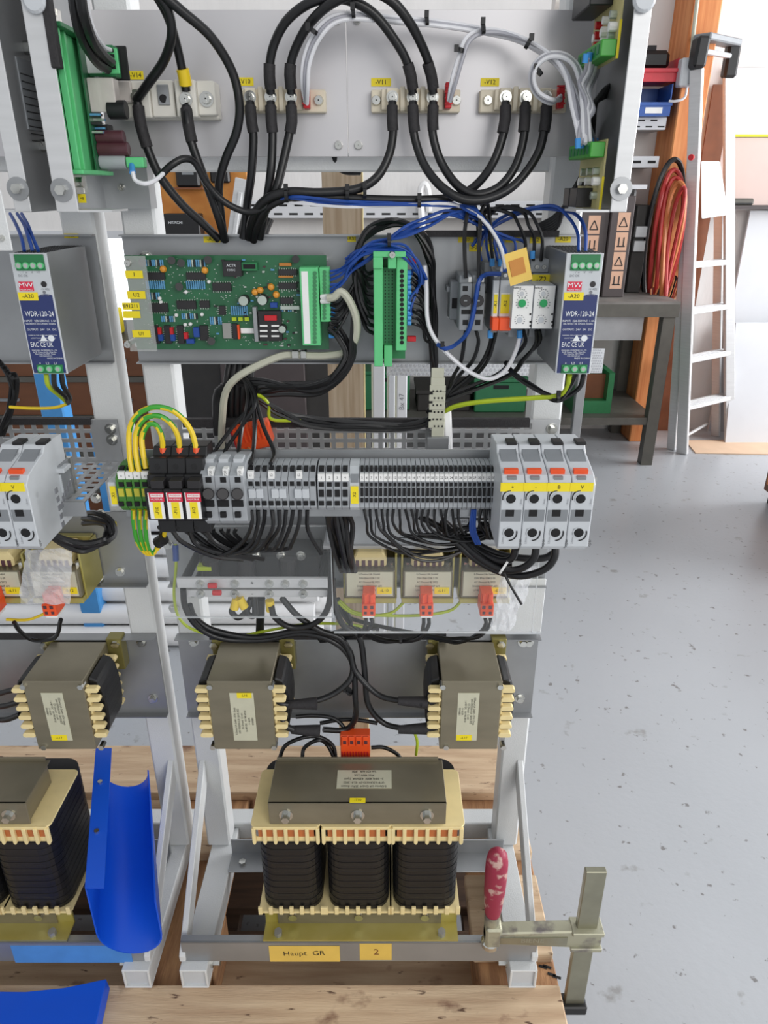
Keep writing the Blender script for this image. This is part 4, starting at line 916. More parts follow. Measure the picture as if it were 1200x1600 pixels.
for u0, v0, n, st, h in ((228, 439, 9, 3.4, 13), (291, 439, 9, 3.4, 13), (230, 457, 6, 3.4, 11), (224, 406, 10, 3.2, 10), (293, 406, 9, 3.2, 11), (361, 478, 8, 3.4, 15), (437, 478, 8, 3.2, 9), (328, 495, 6, 3.2, 12), (252, 494, 7, 3.2, 9), (284, 490, 8, 3.2, 9)):
    for k in range(n): comp('resistor', ('res_blue', 'res_blue', 'solder', 'chip')[k % 4 if h < 13 else 0], u0+st*k, v0, u0+st*k+2.1, v0+h, .002, 0)
for u, v in ((256, 420), (321, 422), (399, 456), (407, 453), (424, 448), (432, 460)): MB().lathe([(.0001, -.007), (.003, -.006), (.0042, -.003), (.003, 0)], P(u, v, YB), 'y', 10).build('capacitor', 'orange_cap', cb, smooth=True)
for u, v, r in ((383, 468, 8), (412, 467, 8), (443, 512, 6)):
    p = P(u, v, YB); rr = PX(r, v, YB); c = MB().cyl(p, p-Vector((0, .012, 0)), rr, 16).build('capacitor', 'chip', cb); MB().cyl(p-Vector((0, .012, 0)), p-Vector((0, .0124, 0)), rr*.9, 16).build('can_top', 'solder', c)
for u, v in ((222, 410), (283, 411), (325, 406), (280, 448), (462, 405), (330, 533), (268, 407)): MB().cyl(P(u, v, YB), P(u, v, YB-.008), PX(6, v, YB), 12).build('spacer', 'black', cb)
for u, v in ((291, 456), (250, 466), (252, 472), (327, 440), (276, 492), (298, 506), (290, 507), (316, 491)): MB().lathe([(.0022, 0), (.0022, -.003), (.001, -.0045)], P(u, v, YB), 'y', 8).build('lamp', 'paper', cb)
comp('heat_sink', 'galv', 396, 480, 402, 534, .012); pw = comp('power_block', 'chip', 404, 486, 440, 533, .008)
for r_ in range(3):
    for k in range(2): pbox('contact', pw, 'paper', 406+18*k, 508+8*r_, 418+18*k, 510.5+8*r_, YB-.0086, YB-.008)
comp('fuse', 'red', 413, 493, 432, 501, .012); comp('fuse_bar', 'solder', 438, 478, 468, 484, .006); comp('white_tag', 'paper', 376, 513, 397, 521, .003)
for u, v in ((246, 512), (265, 512)): comp('switch', 'red', u, v, u+5, v+11, .006); comp('switch', 'wire_blue', u+1, v+11, u+8, v+21, .007)
comp('switch', 'red', 287, 520, 293, 530, .006); comp('trimmer', 'wire_blue', 291, 530, 303, 537, .007); comp('trimmer', 'wire_blue', 302, 512, 311, 527, .007); comp('trimmer', 'wire_blue', 422, 473, 433, 481, .007)
comp('resistor_pack', 'crate_grey', 348, 505, 361, 529, .003); comp('diode', 'orange', 371, 508, 374, 530, .006); comp('strip', 'osb', 435, 431, 458, 434, .004); comp('strip', 'osb', 436, 411, 455, 416, .004)
for k in range(3): comp('capacitor', 'wire_lime', 362+10*k, 496, 369+10*k, 502, .004)
rng = random.Random(3); m = MB()
for k in range(330):
    u, v = rng.uniform(222, 466), rng.uniform(404, 542); s = rng.uniform(.5, 1.1); pb(m, u-s, v-s*.7, u+s, v+s*.7, YB-.0007, YB)
m.build('solder_dots', 'solder', cb)['kind'] = 'stuff'
for k in range(40):
    u, v = rng.uniform(330, 466), rng.uniform(404, 540); comp('resistor', ('res_blue', 'chip', 'solder', 'cap_brown')[k % 4], u, v, u+rng.uniform(3, 6), v+2.4, .002, 0)
# main terminal strip on the board
ts = pbox('terminal_strip', cb, 'din_green', 470, 418, 499, 540, .864, YB, .0006); pbox('number_strip', ts, 'paper', 473, 424, 483, 537, .8634, .864)
for k in range(18): MB().cyl(P(492, 427+6.3*k, .8635), P(492, 427+6.3*k, .8628), PX(3.0, 480, .864), 10).build('screw', 'din_green_dark', ts)
t2 = pbox('terminal_strip', cb, 'din_green', 500, 418, 516, 503, .868, YB, .0006)
for k in range(13): MB().cyl(P(507, 425+6*k, .8675), P(507, 425+6*k, .8668), PX(2.8, 460, .868), 10).build('screw', 'din_green_dark', t2)
# cover strip with tags
st = thing('tag_strip', 'clear strip with yellow tags at the left board end', 'strip', P(215, 548, .862))
pbox('strip', st, 'tag_film', 193, 400, 236, 549, .861, .8625)
for u, v in ((200, 411), (200, 538)): pscrew(MB(), u, v, .861, 6).build('screw', 'steel', st); MB().cyl(P(u, v, .8625), P(u, v, .8625)+Vector((0, .04, 0)), .003, 8).build('spacer', 'steel', st)
for s, u0, v0, u1, v1 in (('I', 196, 423, 223, 435), ('U2', 199, 455, 227, 467), ('891211', 191, 473, 218, 484), ('', 192, 486, 219, 497), ('U1', 207, 516, 235, 527)): tagplate(st, s, u0, v0, u1, v1, .8608)
# cable gland clamp on beige cable
t = thing('cable_clamp', 'small zinc clamp holding the beige cable below the board', 'clamp', P(467, 562, .88)); pbox('saddle', t, 'steel', 455, 549, 467, 561, .878, .892, .001); pbox('saddle', t, 'steel', 469, 549, 479, 561, .878, .892, .001); pbox('foot', t, 'galv', 458, 541, 476, 549, .889, .9068)
# ================================================================ GREEN TERMINAL HOLDER
gh = thing('terminal_holder', 'tall green terminal holder in the middle of the relay plate', 'terminal block', P(610, 572, .87))
pbox('base', gh, 'din_green_dark', 584, 405, 634, 560, .868, .906); pbox('profile', gh, 'din_green', 584, 400, 598, 573, .836, .87, .0008); pbox('profile', gh, 'din_green', 600, 540, 613, 573, .848, .87, .0006)
dot = pbox('panel', gh, 'din_green_dark', 598, 418, 619, 545, .856, .87); m = MB()
for j in range(24):
    for k in range(3): q = P(602+5.5*k, 424+5*j, .856); m.cyl(q, q-Vector((0, .0006, 0)), .0008, 6)
m.build('pin_dots', 'hole', dot)['kind'] = 'stuff'
sc = pbox('screw_column', gh, 'din_green', 619, 400, 636, 548, .842, .87, .0008)
for k in range(16): MB().cyl(P(628, 424+7.4*k, .842), P(628, 424+7.4*k, .8412), PX(3.2, 480, .842), 10).build('screw', 'hole', sc)
tc = pbox('end_clip', gh, 'din_green', 583, 393, 634, 402, .832, .87, .0008); pbox('end_clip', gh, 'din_green', 583, 402, 598, 420, .832, .84, .0008); pbox('end_clip', gh, 'din_green', 606, 394, 619, 420, .834, .84, .0008)
pscrew(MB(), 613, 398, .832, 6).build('screw', 'steel', gh)
for u, v in ((643, 408), (643, 530)): pbox('red_latch', gh, 'red', 636, v-4, 650, v+4, .86, .868, .0006)
for k in range(11): MB().cyl(P(636, 425+8*k, .857), P(642, 425+8*k, .858), .0028, 8).build('ferrule', 'ferrule_blue', gh)
# ================================================================ RELAYS ETC ON THE RELAY PLATE
t = thing('rail_strip', 'steel mounting rail across the relay plate', 'rail', P(800, 480, .89)); zz0, zz1 = ZZ(496, .9), ZZ(458, .9)
part('rail', t, 'steel', (XX(700, 478, .9), .2315, .898, .9, zz0, zz1), (XX(700, 478, .9), .2315, .9, .9068, zz0+.008, zz1-.008)); pscrew(MB(), 708, 478, .898, 6).build('screw', 'steel', t)
t = thing('end_clamp', 'grey end clamp left of the round fuse terminals', 'clamp', P(710, 500, .88)); pbox('body', t, 'grey_mid', 703, 440, 717, 500, .868, .898, .001); pbox('jaw', t, 'grey_mid', 698, 448, 703, 456, .875, .898); pbox('window', t, 'hole', 706, 466, 715, 482, .8675, .868)
for k in range(2):
    u0 = 718+19.5*k; t = thing('fuse_terminal', 'grey rail fuse terminal with round black cap, %s of two' % ('left', 'right')[k], 'terminal', P(u0+9, 517, .86), 'fuse terminals on the relay plate')
    pbox('body', t, 'grey_mid', u0, 443, u0+19, 517, .838, .898, .001); pbox('top', t, 'grey_mid', u0, 430, u0+19, 443, .846, .898, .001); pbox('label_tag', t, 'paper', u0+14, 433, u0+19, 441, .8455, .846)
    for v in (451, 504): pbox('wire_hole', t, 'hole', u0+5, v-4, u0+13, v+4, .8375, .838)
    pbox('slot', t, 'hole', u0+3, 484, u0+17, 491, .8375, .838); c = MB().cyl(P(u0+9.5, 470, .838), P(u0+9.5, 470, .832), PX(9, 470, .838), 18).build('fuse_cap', 'chip', t, bevel=.0006); pbox('cap_slot', c, 'grey_mid', u0+7, 469, u0+12, 471, .8315, .832)
for k, (u0, u1, s) in enumerate(((769, 780, '-K1'), (780, 799, '-K2'))):
    t = thing('relay_socket', 'slim grey relay with orange lever and yellow tag %s' % s[1:], 'relay', P((u0+u1)/2, 517, .87), 'slim relays with orange levers')
    pbox('socket', t, 'grey_mid', u0, 425, u1-.5, 520, .845, .898, .0006); pbox('cover', t, 'grey_light', u0+.5, 438, u1-1, 500, .838, .845, .0006); pbox('lever', t, 'orange', u0, 497, u1-.5, 517, .826, .845, .0008)
    pbox('marker', t, 'paper', u0+2, 458, u1-2, 498, .8372, .838); yl = pbox('label_tag', t, 'yellow', u0+2.5, 460, u1-3, 490, .8366, .8372); ptxt(s, (u0+u1)/2, 475, 5, .8362, 'ink', yl, math.pi/2)
    pscrew(MB(), (u0+u1)/2, 430, .845, 3.5, .002).build('screw', 'paper', t)
t = thing('relay_socket', 'grey relay base partly hidden under the wires above K1', 'relay', P(785, 425, .885)); pbox('base', t, 'grey_mid', 757, 410, 805, 426, .87, .898, .001); pscrew(MB(), 770, 418, .87, 4).build('screw', 'steel', t)
for k, (u0, u1, s) in enumerate(((800, 832, 'Z1'), (833, 866, 'Z2'))):
    t = thing('timer_relay', 'light timer relay with green dial and yellow tag %s' % s, 'relay', P((u0+u1)/2, 520, .86), 'timer relays with green dials')
    um = (u0+u1)/2; pbox('socket', t, 'grey_plastic', u0-3, 428, u1-4, 527, .862, .898, .001); pbox('case', t, 'grey_light', u0, 446, u1, 514, .818, .862, .0008); pbox('upper_terminals', t, 'grey_plastic', u0-4, 405, u1-8, 426, .872, .898, .001)
    for j in range(2): pscrew(MB(), u0+6+11*j, 417, .872, 4, .002).build('screw', 'steel', t)
    tagplate(t, '-'+s, u0-2, 429, u1-5, 444, .8618)
    fc = pbox('face', t, 'paper', u0+.7, 447, u1-.7, 513, .8174, .818); ptxt('EBERLE', u0+8, 450, 3, .817, 'ink', fc)
    MB().cyl(P(um, 474, .8174), P(um, 474, .814), PX(6, 474, .8174), 16).build('dial', 'timer_green', t, bevel=.0004); MB().cyl(P(um-.5, 459, .8174), P(um-.5, 459, .8166), PX(3.6, 459, .8174), 12).build('small_dial', 'grey_light', t); MB().cyl(P(um-4, 500, .8174), P(um-4, 500, .8166), PX(4.5, 500, .8174), 12).build('small_dial', 'grey_light', t)
    m = MB()
    for j in range(11):
        a = math.radians(-135+27*j)
        for cv, rr in ((474, 9.5), (459, 7), (500, 7.5)):
            if (cv == 500): p = P(um-4+rr*math.sin(a), cv-rr*math.cos(a), .8174)
            else: p = P(um+rr*math.sin(a), cv-rr*math.cos(a), .8174)
            m.box(p.x-.0006, p.x+.0006, .8170, .8174, p.z-.0004, p.z+.0004)
    m.build('scale_print', 'ink_grey', fc)['kind'] = 'stuff'; m = MB()
    for v in (491, 503, 509): pb(m, u1-4.5, v-1.6, u1-2, v+1.6, .8168, .8174)
    m.build('print', 'ink', fc)
q = MB(); p = P(810, 417, .80); a = math.radians(16); c, s_ = math.cos(a), math.sin(a)
for w_, h_, dy, mm in ((.0125, .0165, 0, 0), (.008, .008, -.0011, 1)):
    vs = [Vector((p.x+x*c-z*s_+(0 if mm == 0 else -.001), p.y+dy+yy+x*.25, p.z+x*s_+z*c)) for yy in (0, .0009) for x, z in ((-w_, -h_), (w_, -h_), (w_, h_), (-w_, h_))]
    q.add(vs, [(0, 1, 2, 3), (7, 6, 5, 4), (0, 4, 5, 1), (1, 5, 6, 2), (2, 6, 7, 3), (3, 7, 4, 0)], mm)
tag(q.build('tape_flag', ['tape_yellow', 'osb'], None), 'folded yellow tape flag stuck round wires above the timer relays', 'tape')
# ================================================================ PERFORATED BRACKETS
def perforated(label):
    x0, x1 = -.300, .229; zt, zs = H-.2737, H-.331; y = .905
    t = thing('perforated_bracket', label, 'bracket', ((x0+x1)/2, y, zs)); m = MB(); p = .0154; w_ = .0055; n = int((x1-x0)/p)
    for i in range(n+1):
        xx = x0+i*p; m.box(xx, min(x1, xx+w_), y-.0015, y, zs, zt)
    for i in range(5): zz = zs+(zt-zs-.005)*i/4; m.box(x0, x1, y-.0016, y+.0001, zz, zz+.0052)
    m.box(x1-.035, x1, y-.0017, y+.0002, zs, zt); m.build('upright_grid', 'zinc', t); m = MB()
    for i in range(n+1): xx = x0+i*p; m.box(xx, min(x1, xx+w_), .768, y, zs-.0015, zs)
    for i in range(9): yy = .768+(y-.768-.006)*i/8; m.box(x0, x1, yy, yy+.006, zs-.0016, zs+.0001)
    m.build('shelf_grid', 'zinc', t); part('front_lip', t, 'galv', (x0, x1, .766, .768, zs-.018, zs)); part('rail_riser', t, 'galv', (x0, x1-.03, .806, .808, zs, zs+.05))
    for u, v in ((862, 670), (860, 687)): pbolt(MB(), u, v, .9033, 9, .008).build('bolt', 'steel', t)
    return t
pf = perforated('perforated zinc bracket carrying the terminal row, main frame'); part('edge_trim', pf, 'rubber', (XX(285, 660, .9), XX(828, 660, .9), .8995, .9075, ZZ(668, .9), ZZ(655, .9)))
pl = dup(pf, (DX-.004, 0, 0), 'perforated zinc bracket on the left frame', skip=('edge_trim',)); part('edge_trim', pl, 'rubber', (XX(-60, 660, .9), XX(141, 660, .9), .8995, .9075, ZZ(664, .9), ZZ(654, .9)))
# ================================================================ TERMINAL ROW
YT = .755
t = thing('din_rail', 'steel terminal rail running under the terminal row', 'rail', P(480, 790, .8)); za, zc = ZZ(786, .8), ZZ(746, .8)
part('rail', t, 'steel', (XX(174, 766, .8), XX(930, 766, .8), .799, .8005, za, zc), (XX(174, 766, .8), XX(930, 766, .8), .8005, .806, za+.008, zc-.008)); part('end_face', t, 'alu', (XX(174, 766, .8)-.001, XX(174, 766, .8), .799, .806, za, zc))
def prof(pts, back): return [(y, ZZ(v, y)) for v, y in pts]+[(back, ZZ(pts[-1][0], pts[-1][1])-.002), (back, ZZ(pts[0][0], pts[0][1])+.002)]
def ext(name, pts, back, u0, u1, vref, Y, m, parent, bevel=.0005):
    q = MB(); q.prism(prof(pts, back), 'x', XX(u0, vref, Y), XX(u1, vref, Y)); return q.build(name, m, parent, bevel=bevel)
TP = [(797, .764), (793, .757), (748, YT), (728, .771), (720, .785)]
def term(u0, u1, label, group, m='grey_plastic', rows=((757, 3), (769, 6.5), (782, 3.2)), num=None, tag_v=(741, 752), toprow=True, hole='hole'):
    t = thing('terminal', label, 'terminal', P((u0+u1)/2, 797, .775), group); ext('body', TP, .799, u0+.35, u1-.35, 770, YT, m, t, .0003)
    um = (u0+u1)/2; w_ = (u1-u0)*.31; h = MB()
    for v, hh in rows: pb(h, um-w_, v-hh, um+w_, v+hh, YT-.0004, YT+.002)
    if toprow: pb(h, um-w_, 731, um+w_, 737, .7635, .772)
    h.build('openings', hole, t)['kind'] = 'stuff'
    if tag_v:
        y_ = YT+.001; tgp = pbox('marker', t, 'paper', um-(u1-u0)*.44, tag_v[0], um+(u1-u0)*.44, tag_v[1], YT-.001, YT+.004)
        if num: ptxt(num, um, sum(tag_v)/2, 4, YT-.0013, 'ink', tgp, 0, .8)
    return t
first = None
for k in range(29):
    u0 = 562+7.34*k; n = k+5
    term(u0, u0+7.34, 'narrow grey terminal numbered %s in the X2 row' % numword(n), 'numbered grey terminals of the X2 row', num=str(n))
for k in range(4):
    u0 = 496+12.4*k; term(u0, u0+12.4, 'wide grey terminal numbered %s left of the X2 tag' % numword(k+1), 'wide numbered grey terminals', num=str(k+1), rows=((757, 3.4), (771, 5.5), (787, 3.4)))
for k in range(10):
    u0 = 386+10.8*k; term(u0, u0+10.8, 'wide grey terminal %s in row beside the fuse terminals' % ('first', 'second', 'third', 'fourth', 'fifth', 'sixth', 'seventh', 'eighth', 'ninth', 'tenth')[k], 'wide unnumbered grey terminals', rows=((756, 3.4), (787, 3.4)), tag_v=(737, 748) if k in (0, 3, 7) else None, num=('L1', 'L2', 'L3')[(0, 3, 7).index(k)] if k in (0, 3, 7) else None)
for k, u in enumerate((388, 424, 460)):
    o = MB(); pb(o, u, 765, u+11, 779, YT-.004, YT); pb(o, u+12, 765, u+23, 779, YT-.004, YT); pb(o, u+10, 767, u+13, 777, YT-.003, YT); o = o.build('bridge_plug', 'grey_light', bevel=.0006); tag(o, 'pale grey bridge plug, %s of three on the wide terminals' % ('left', 'middle', 'right')[k], 'plug')
for k in range(4):
    u0 = 183+12.3*k; t = term(u0, u0+12.3, 'green and yellow earth terminal, %s from the left' % ('first', 'second', 'third', 'fourth')[k], 'green and yellow earth terminals', m='pe_green', rows=((757, 3.6), (788, 3.4)), tag_v=(738, 749), num='o')
    pbox('yellow_window', t, 'pe_yellow', u0+2, 764, u0+10.3, 776, YT-.0005, YT+.002)
t = thing('end_bracket', 'grey end bracket with yellow X1 tag left of the earth terminals', 'end bracket', P(177, 797, .78)); pbox('body', t, 'grey_light', 170, 754, 183, 792, YT+.006, .799, .0008); yl = pbox('label_tag', t, 'yellow', 173, 760, 182, 788, YT+.005, YT+.006); ptxt('-X1', 177.5, 774, 5, YT+.0046, 'ink', yl, math.pi/2)
t = thing('end_bracket', 'grey end bracket with yellow X2 tag between the terminals', 'end bracket', P(553, 797, .78)); ext('body', TP, .799, 546, 561.5, 770, YT, 'grey_light', t); yl = pbox('label_tag', t, 'yellow', 548, 760, 560, 787, YT-.0008, YT); ptxt('X2', 554, 773, 5, YT-.0012, 'ink', yl, math.pi/2); pbox('window', t, 'grey_mid', 548, 741, 560, 754, YT-.0006, YT)
# surge arresters
SP = [(832, .752), (813, .752), (812, .722), (764, .722), (760, .735), (742, .737), (739, .746), (716, .750), (712, .765), (697, .772)]
for k in range(3):
    u0 = 232+28.7*k; u1 = u0+28.2; um = (u0+u1)/2; s = '-F1%d' % k
    t = thing('surge_arrester', 'black surge arrester with red label and yellow tag F1%d' % k, 'surge arrester', P(um, 832, .77), 'black surge arresters'); ext('body', SP, .799, u0, u1, 770, .735, 'black', t, .0008)
    lb = pbox('front_label', t, 'paper', u0+1, 770, u1-4, 811, .7214, .722); pbox('red_field', lb, 'label_red', u0+1, 770, u1-4, 784, .7209, .7214); yl = pbox('label_tag', t, 'yellow', u0+8, 785, u0+20, 810, .7208, .7214); ptxt(s, u0+14, 798, 5, .7204, 'ink', yl, math.pi/2)
    wf = pbox('white_field', lb, 'paper', u0+3, 772, u1-6, 777, .7205, .7209); ptxt('PHOENIX', u0+12.5, 774.5, 3, .7202, 'label_red', lb, 0, .9); ptxt('VALVETRAB', u0+12.5, 780.5, 3, .7205, 'ink_white', lb, 0, .8)
    MB().cyl(P(u0+14, 729, .7495), P(u0+14, 729, .7470), PX(4.5, 729, .75), 12).build('screw_hole', 'hole', t); MB().cyl(P(u0+17, 824, .752), P(u0+17, 824, .7515), PX(3.6, 824, .752), 12).build('screw_hole', 'hole', t); pbox('latch', t, 'chip', u0+3, 752, u1-5, 764, .7215, .735, .0005)
# fuse terminals F30
FP = [(818, .750), (814, .742), (744, .738), (722, .760), (712, .778)]
for k in range(3):
    u0 = 315+22.8*k; u1 = u0+22.4; um = (u0+u1)/2
    t = thing('fuse_terminal', 'light grey fuse terminal with F30 tag, %s of three' % ('left', 'middle', 'right')[k], 'terminal', P(um, 818, .77), 'light grey fuse terminals'); ext('body', FP, .799, u0, u1, 770, .74, 'grey_plastic', t)
    MB().cyl(P(um-1, 772, .7395), P(um-1, 772, .731), PX(9.5, 772, .74), 18).build('fuse_cap', 'chip', t, bevel=.001); pbox('slot', t, 'hole', u0+2, 782, u1-3, 792, .7385, .7405)
    for v in (750, 805): pbox('wire_hole', t, 'hole', um-5, v-4, um+4, v+4, .7375, .7425)
    tg = pbox('label_tag', t, 'paper', um-1, 733, um+7, 746, .7385, .748); ptxt('F30', um+3, 739.5, 4, .7381, 'ink', tg, math.pi/2)
    b_ = MB(); pb(b_, u0+4, 717, u1-4, 724, .759, .775); b_.build('wire_entry', 'grey_light', t)
# big disconnect terminals
BP = [(858, .708), (854, .700), (758, .700), (742, .709), (728, .724), (708, .748), (694, .756)]
def bigterm(u0, u1, s, label):
    um = (u0+u1)/2; t = thing('disconnect_terminal', label, 'terminal', P(um, 858, .75), 'large grey disconnect terminals')
    q = MB(); xa, xb_ = XX(u0+.5, 790, .70), XX(u1-.5, 790, .70); q.prism(prof(BP, .799), 'x', xa, xb_); q.build('body', 'grey_light', t, bevel=.0008)
    def dv(u): return (u-um)
    def fr(name, m, a, v0, c, v1, y0=.6994, y1=.7005, par=None): return pbox(name, par or t, m, um+a, v0, um+c, v1, y0, y1)
    b_ = MB(); b_.prism([(.7575-.002, ZZ(697, .7555)), (.752, ZZ(706, .748)+.002), (.732, ZZ(721, .732)), (.7385, ZZ(721, .732))], 'x', xa+.003, xb_-.003); b_.build('funnel', 'grey_mid', t)
    pbox('cap', t, 'black', um-8, 691, um+8, 696, .754, .77, .0008)
    sq = fr('lever', 'orange', -12, 734, 10, 742, .710, .716); fr('window', 'grey_mid', -7, 745, 7, 752, .7045, .7105)
    yl = fr('label_tag', 'yellow', -18, 755, 18, 768, .6990, .7005); ptxt(s, um+1, 761.5, 6, .6986, 'ink', yl)
    fr('mid_slot', 'grey_mid', -17, 797, 14, 815); fr('mid_hole', 'hole', -10, 797, 3, 807, .699, .6998)
    for v, du in ((779, -2), (832, -5)):
        p = P(um+du, v, .7); rr = PX(7.6, v, .7); MB().cyl(p, p-Vector((0, .0008, 0)), rr*1.22, 18).build('hole_rim', 'grey_light', t); MB().cyl(p-Vector((0, .0008, 0)), p-Vector((0, .0011, 0)), rr, 18).build('screw_hole', 'hole', t)
        m = MB(); s_ = 1 if v > 800 else -1; pts = []
        for j in range(8):
            a = math.radians(-10+100*j/7)*1; pts.append(P(um+du+s_*12.5*math.cos(a), v+s_*12.5*math.sin(a), .6994))
        m.tube(pts, .0007, 5, sub=1); m.build('arrow_print', 'ink', t)
    ptxt('open', um+12, 848, 4.5, .6993, 'ink', t, math.pi/2); ptxt('2,5mm - 35mm', um-14, 838, 3, .6993, 'ink_grey', t, math.pi/2); ptxt('1,5mm', um+14, 785, 3, .6993, 'ink_grey', t, math.pi/2)
    return t
bts = []
for k, s in enumerate(('+', '-', 'B', 'V')):
    bts.append(bigterm(782+36.3*k, 782+36.3*k+36.3, s, 'large grey disconnect terminal with yellow %s tag' % ('plus', 'minus', 'B', 'V')[k]))
t = dup(bts[3], (DX-.024, 0, 0), 'large disconnect terminal of the left frame with V tag'); dup(bts[2], (DX-.024, 0, 0), 'large disconnect terminal cut by the left picture edge')
xs2 = wloc(t).x+.0115; m = MB()
for k in range(5): m.box(xs2, xs2+.0006, .715, .722+.006*(k == 2), H-.300-.010*k, H-.294-.010*k)
for k in range(5): m.box(xs2, xs2+.0006, .728+.007*k, .733+.007*k, H-.315+.003*k, H-.308+.003*k)
m.build('side_openings', 'ink_grey', t)['kind'] = 'stuff'
t = thing('end_clamp', 'grey end clamp beside the left frame disconnect terminal', 'clamp', P(88, 790, .78)); pbox('body', t, 'grey_mid', 73, 728, 98, 785, .775, .80, .001); pbox('lever', t, 'grey_light', 80, 733, 100, 740, .77, .79, .001); pbox('number_strip', t, 'grey_light', 82, 742, 97, 770, .7735, .775)
t = thing('din_rail', 'steel rail end with screw on the left frame bracket', 'rail', P(100, 790, .8)); part('rail', t, 'steel', (XX(60, 750, .8), XX(116, 750, .8), .799, .806, ZZ(772, .8), ZZ(715, .8))); pscrew(MB(), 106, 748, .799, 7).build('screw', 'steel', t)
# ================================================================ BUSBARS, COVER AND BLACK DEVICE
t = thing('device_cover', 'clear acrylic cover sheet in front of the busbars', 'cover', P(388, 965, .80)); pbox('sheet', t, 'acrylic', 258, 822, 519, 966, .800, .802); m = MB(); pb(m, 258, 964.5, 519, 966, .7995, .8025); pb(m, 517.5, 822, 519, 966, .7995, .8025); pb(m, 258, 822, 519, 823, .7995, .8025); m.build('cut_edge', 'acrylic_edge', t)
t = thing('device_cover', 'clear acrylic cover sheet in front of the small chokes', 'cover', P(680, 990, .80)); pbox('sheet', t, 'acrylic', 522, 872, 838, 990, .795, .797); m = MB(); pb(m, 522, 988, 838, 990, .7945, .7975); pb(m, 836.5, 872, 838, 990, .7945, .7975); m.build('cut_edge', 'acrylic_edge', t)
for s, v0, v1, y, u0, u1 in (('+', 904, 919, .815, 276, 512), ('-', 922, 933, .83, 290, 512)):
    t = thing('busbar', 'flat tinned busbar marked %s behind clear cover' % ('plus', 'minus')[s == '-'], 'busbar', P(395, v1, y)); pbox('bar', t, 'alu', u0, v0, u1, v1, y, y+.006, .0006); ptxt(s, 394, (v0+v1)/2, 7, y-.0004, 'ink', t)
    for u in ((313, 367, 421, 446, 474) if s == '+' else (314, 367, 421, 474)): pbolt(MB(), u, (v0+v1)/2 - (0 if s == '-' else 0), y, 7, .008).build('screw', 'steel', t)
    for u in (u0+10, u1-10): MB().cyl(P(u, (v0+v1)/2, y+.006), P(u, (v0+v1)/2, y+.006)+Vector((0, .9065-y-.006, 0)), .006, 10).build('insulator', 'black', t)
t = thing('bridge_rectifier', 'black power module with screw terminals behind the busbars', 'module', P(400, 905, .87)); pbox('body', t, 'black', 312, 868, 500, 908, .855, .906, .002)
for u in (340, 400, 440, 470): bigscrew(t, u, 868, .855, 8)
for u in (330, 385, 450): q = MB(); a, b_ = P(u, 905, .85), P(u, 872, .85); q.cyl(a, b_, .012, 14); q.build('capacitor', 'chip', t, bevel=.001)
pbox('tag_ring', t, 'wire_lime', 308, 886, 330, 892, .838, .85)
for u, v, s in ((325, 919, 'upper'), (332, 930, 'lower')):
    tag(MB().cyl(P(u, v-4, .808), P(u+14, v-4, .808), .004, 10).build('cable_lug', 'red', bevel=.001), 'red insulated cable lug on the busbar, %s of two' % s, 'cable lug')
# filter box with print behind the terminal wires
t = thing('filter_box', 'grey filter box with printed text above the small chokes', 'filter', P(650, 858, .87)); pbox('body', t, 'grey_light', 510, 805, 795, 853, .862, .9065, .001); pbox('flange', t, 'alu', 505, 853, 800, 858, .856, .9065)
for s, u, v, h, r_ in (('RoHS', 722, 815, 5, 0), ('A P - 3', 674, 824, 7, 0), ('LOAD', 596, 824, 5, math.pi/2), ('LS', 604, 824, 5, math.pi/2)): ptxt(s, u, v, h, .8614, 'ink_grey', t, r_)
m = MB()
for (a, b_, c, d) in ((711, 809, 733, 810), (711, 820, 733, 821), (711, 809, 712, 821), (732, 809, 733, 821), (616, 840, 700, 841), (616, 851, 700, 852), (616, 840, 617, 852), (586, 812, 587, 842)): pb(m, a, b_, c, d, .8614, .862)
m.build('print', 'ink', t)
# red plug and metal strap
t = thing('relay_plug', 'large orange plug lying on the bracket behind the terminals', 'connector', P(395, 705, .85)); b_ = MB(); pb(b_, 370, 668, 424, 704, .86, .892); b_ = b_.build('body', 'orange', t, bevel=.002); b_.rotation_euler = (0, math.radians(-14), 0)
c_ = P(397, 686, .876)
for k in range(7): o = pbox('rib', b_, 'orange', 372+7*k, 662, 375+7*k, 690, .857, .86)
pbox('end_face', b_, 'red', 368, 668, 372, 700, .863, .89)
t = thing('punched_strap', 'bent punched metal strap hanging in front of the bracket', 'strap', P(684, 712, .86)); b_ = MB(); uc = [(684, 575), (684, 590), (686, 612), (685, 632), (684, 650), (684, 668), (684, 690), (684, 708)]
for i in range(len(uc)-1):
    (ua, va), (ub, vb) = uc[i], uc[i+1]; pb(b_, ua-10-(i in (1, 4)), va, ua+10+(i in (1, 4)), vb, .864, .8655)
for i, (u, v) in enumerate(((684, 607), (683, 622), (683, 636), (682, 650), (682, 664))): pb(b_, u-12.5, v-5, u+12.5, v+5, .8632, .8655)
b_ = b_.build('strap', 'cable_beige', t, bevel=.0006); h_ = MB()
for i in range(6):
    for k in (-6, 0, 6): pb(h_, 683+k-1.2+(i % 2)*2, 611+11*i-1.2, 683+k+1.2+(i % 2)*2, 611+11*i+1.4, .8628, .8634)
h_.build('holes', 'hole', t)['kind'] = 'stuff'; pbox('clip', t, 'galv', 667, 684, 702, 706, .858, .8665, .001); pbox('jaw', t, 'black', 668, 706, 701, 718, .856, .87, .001)
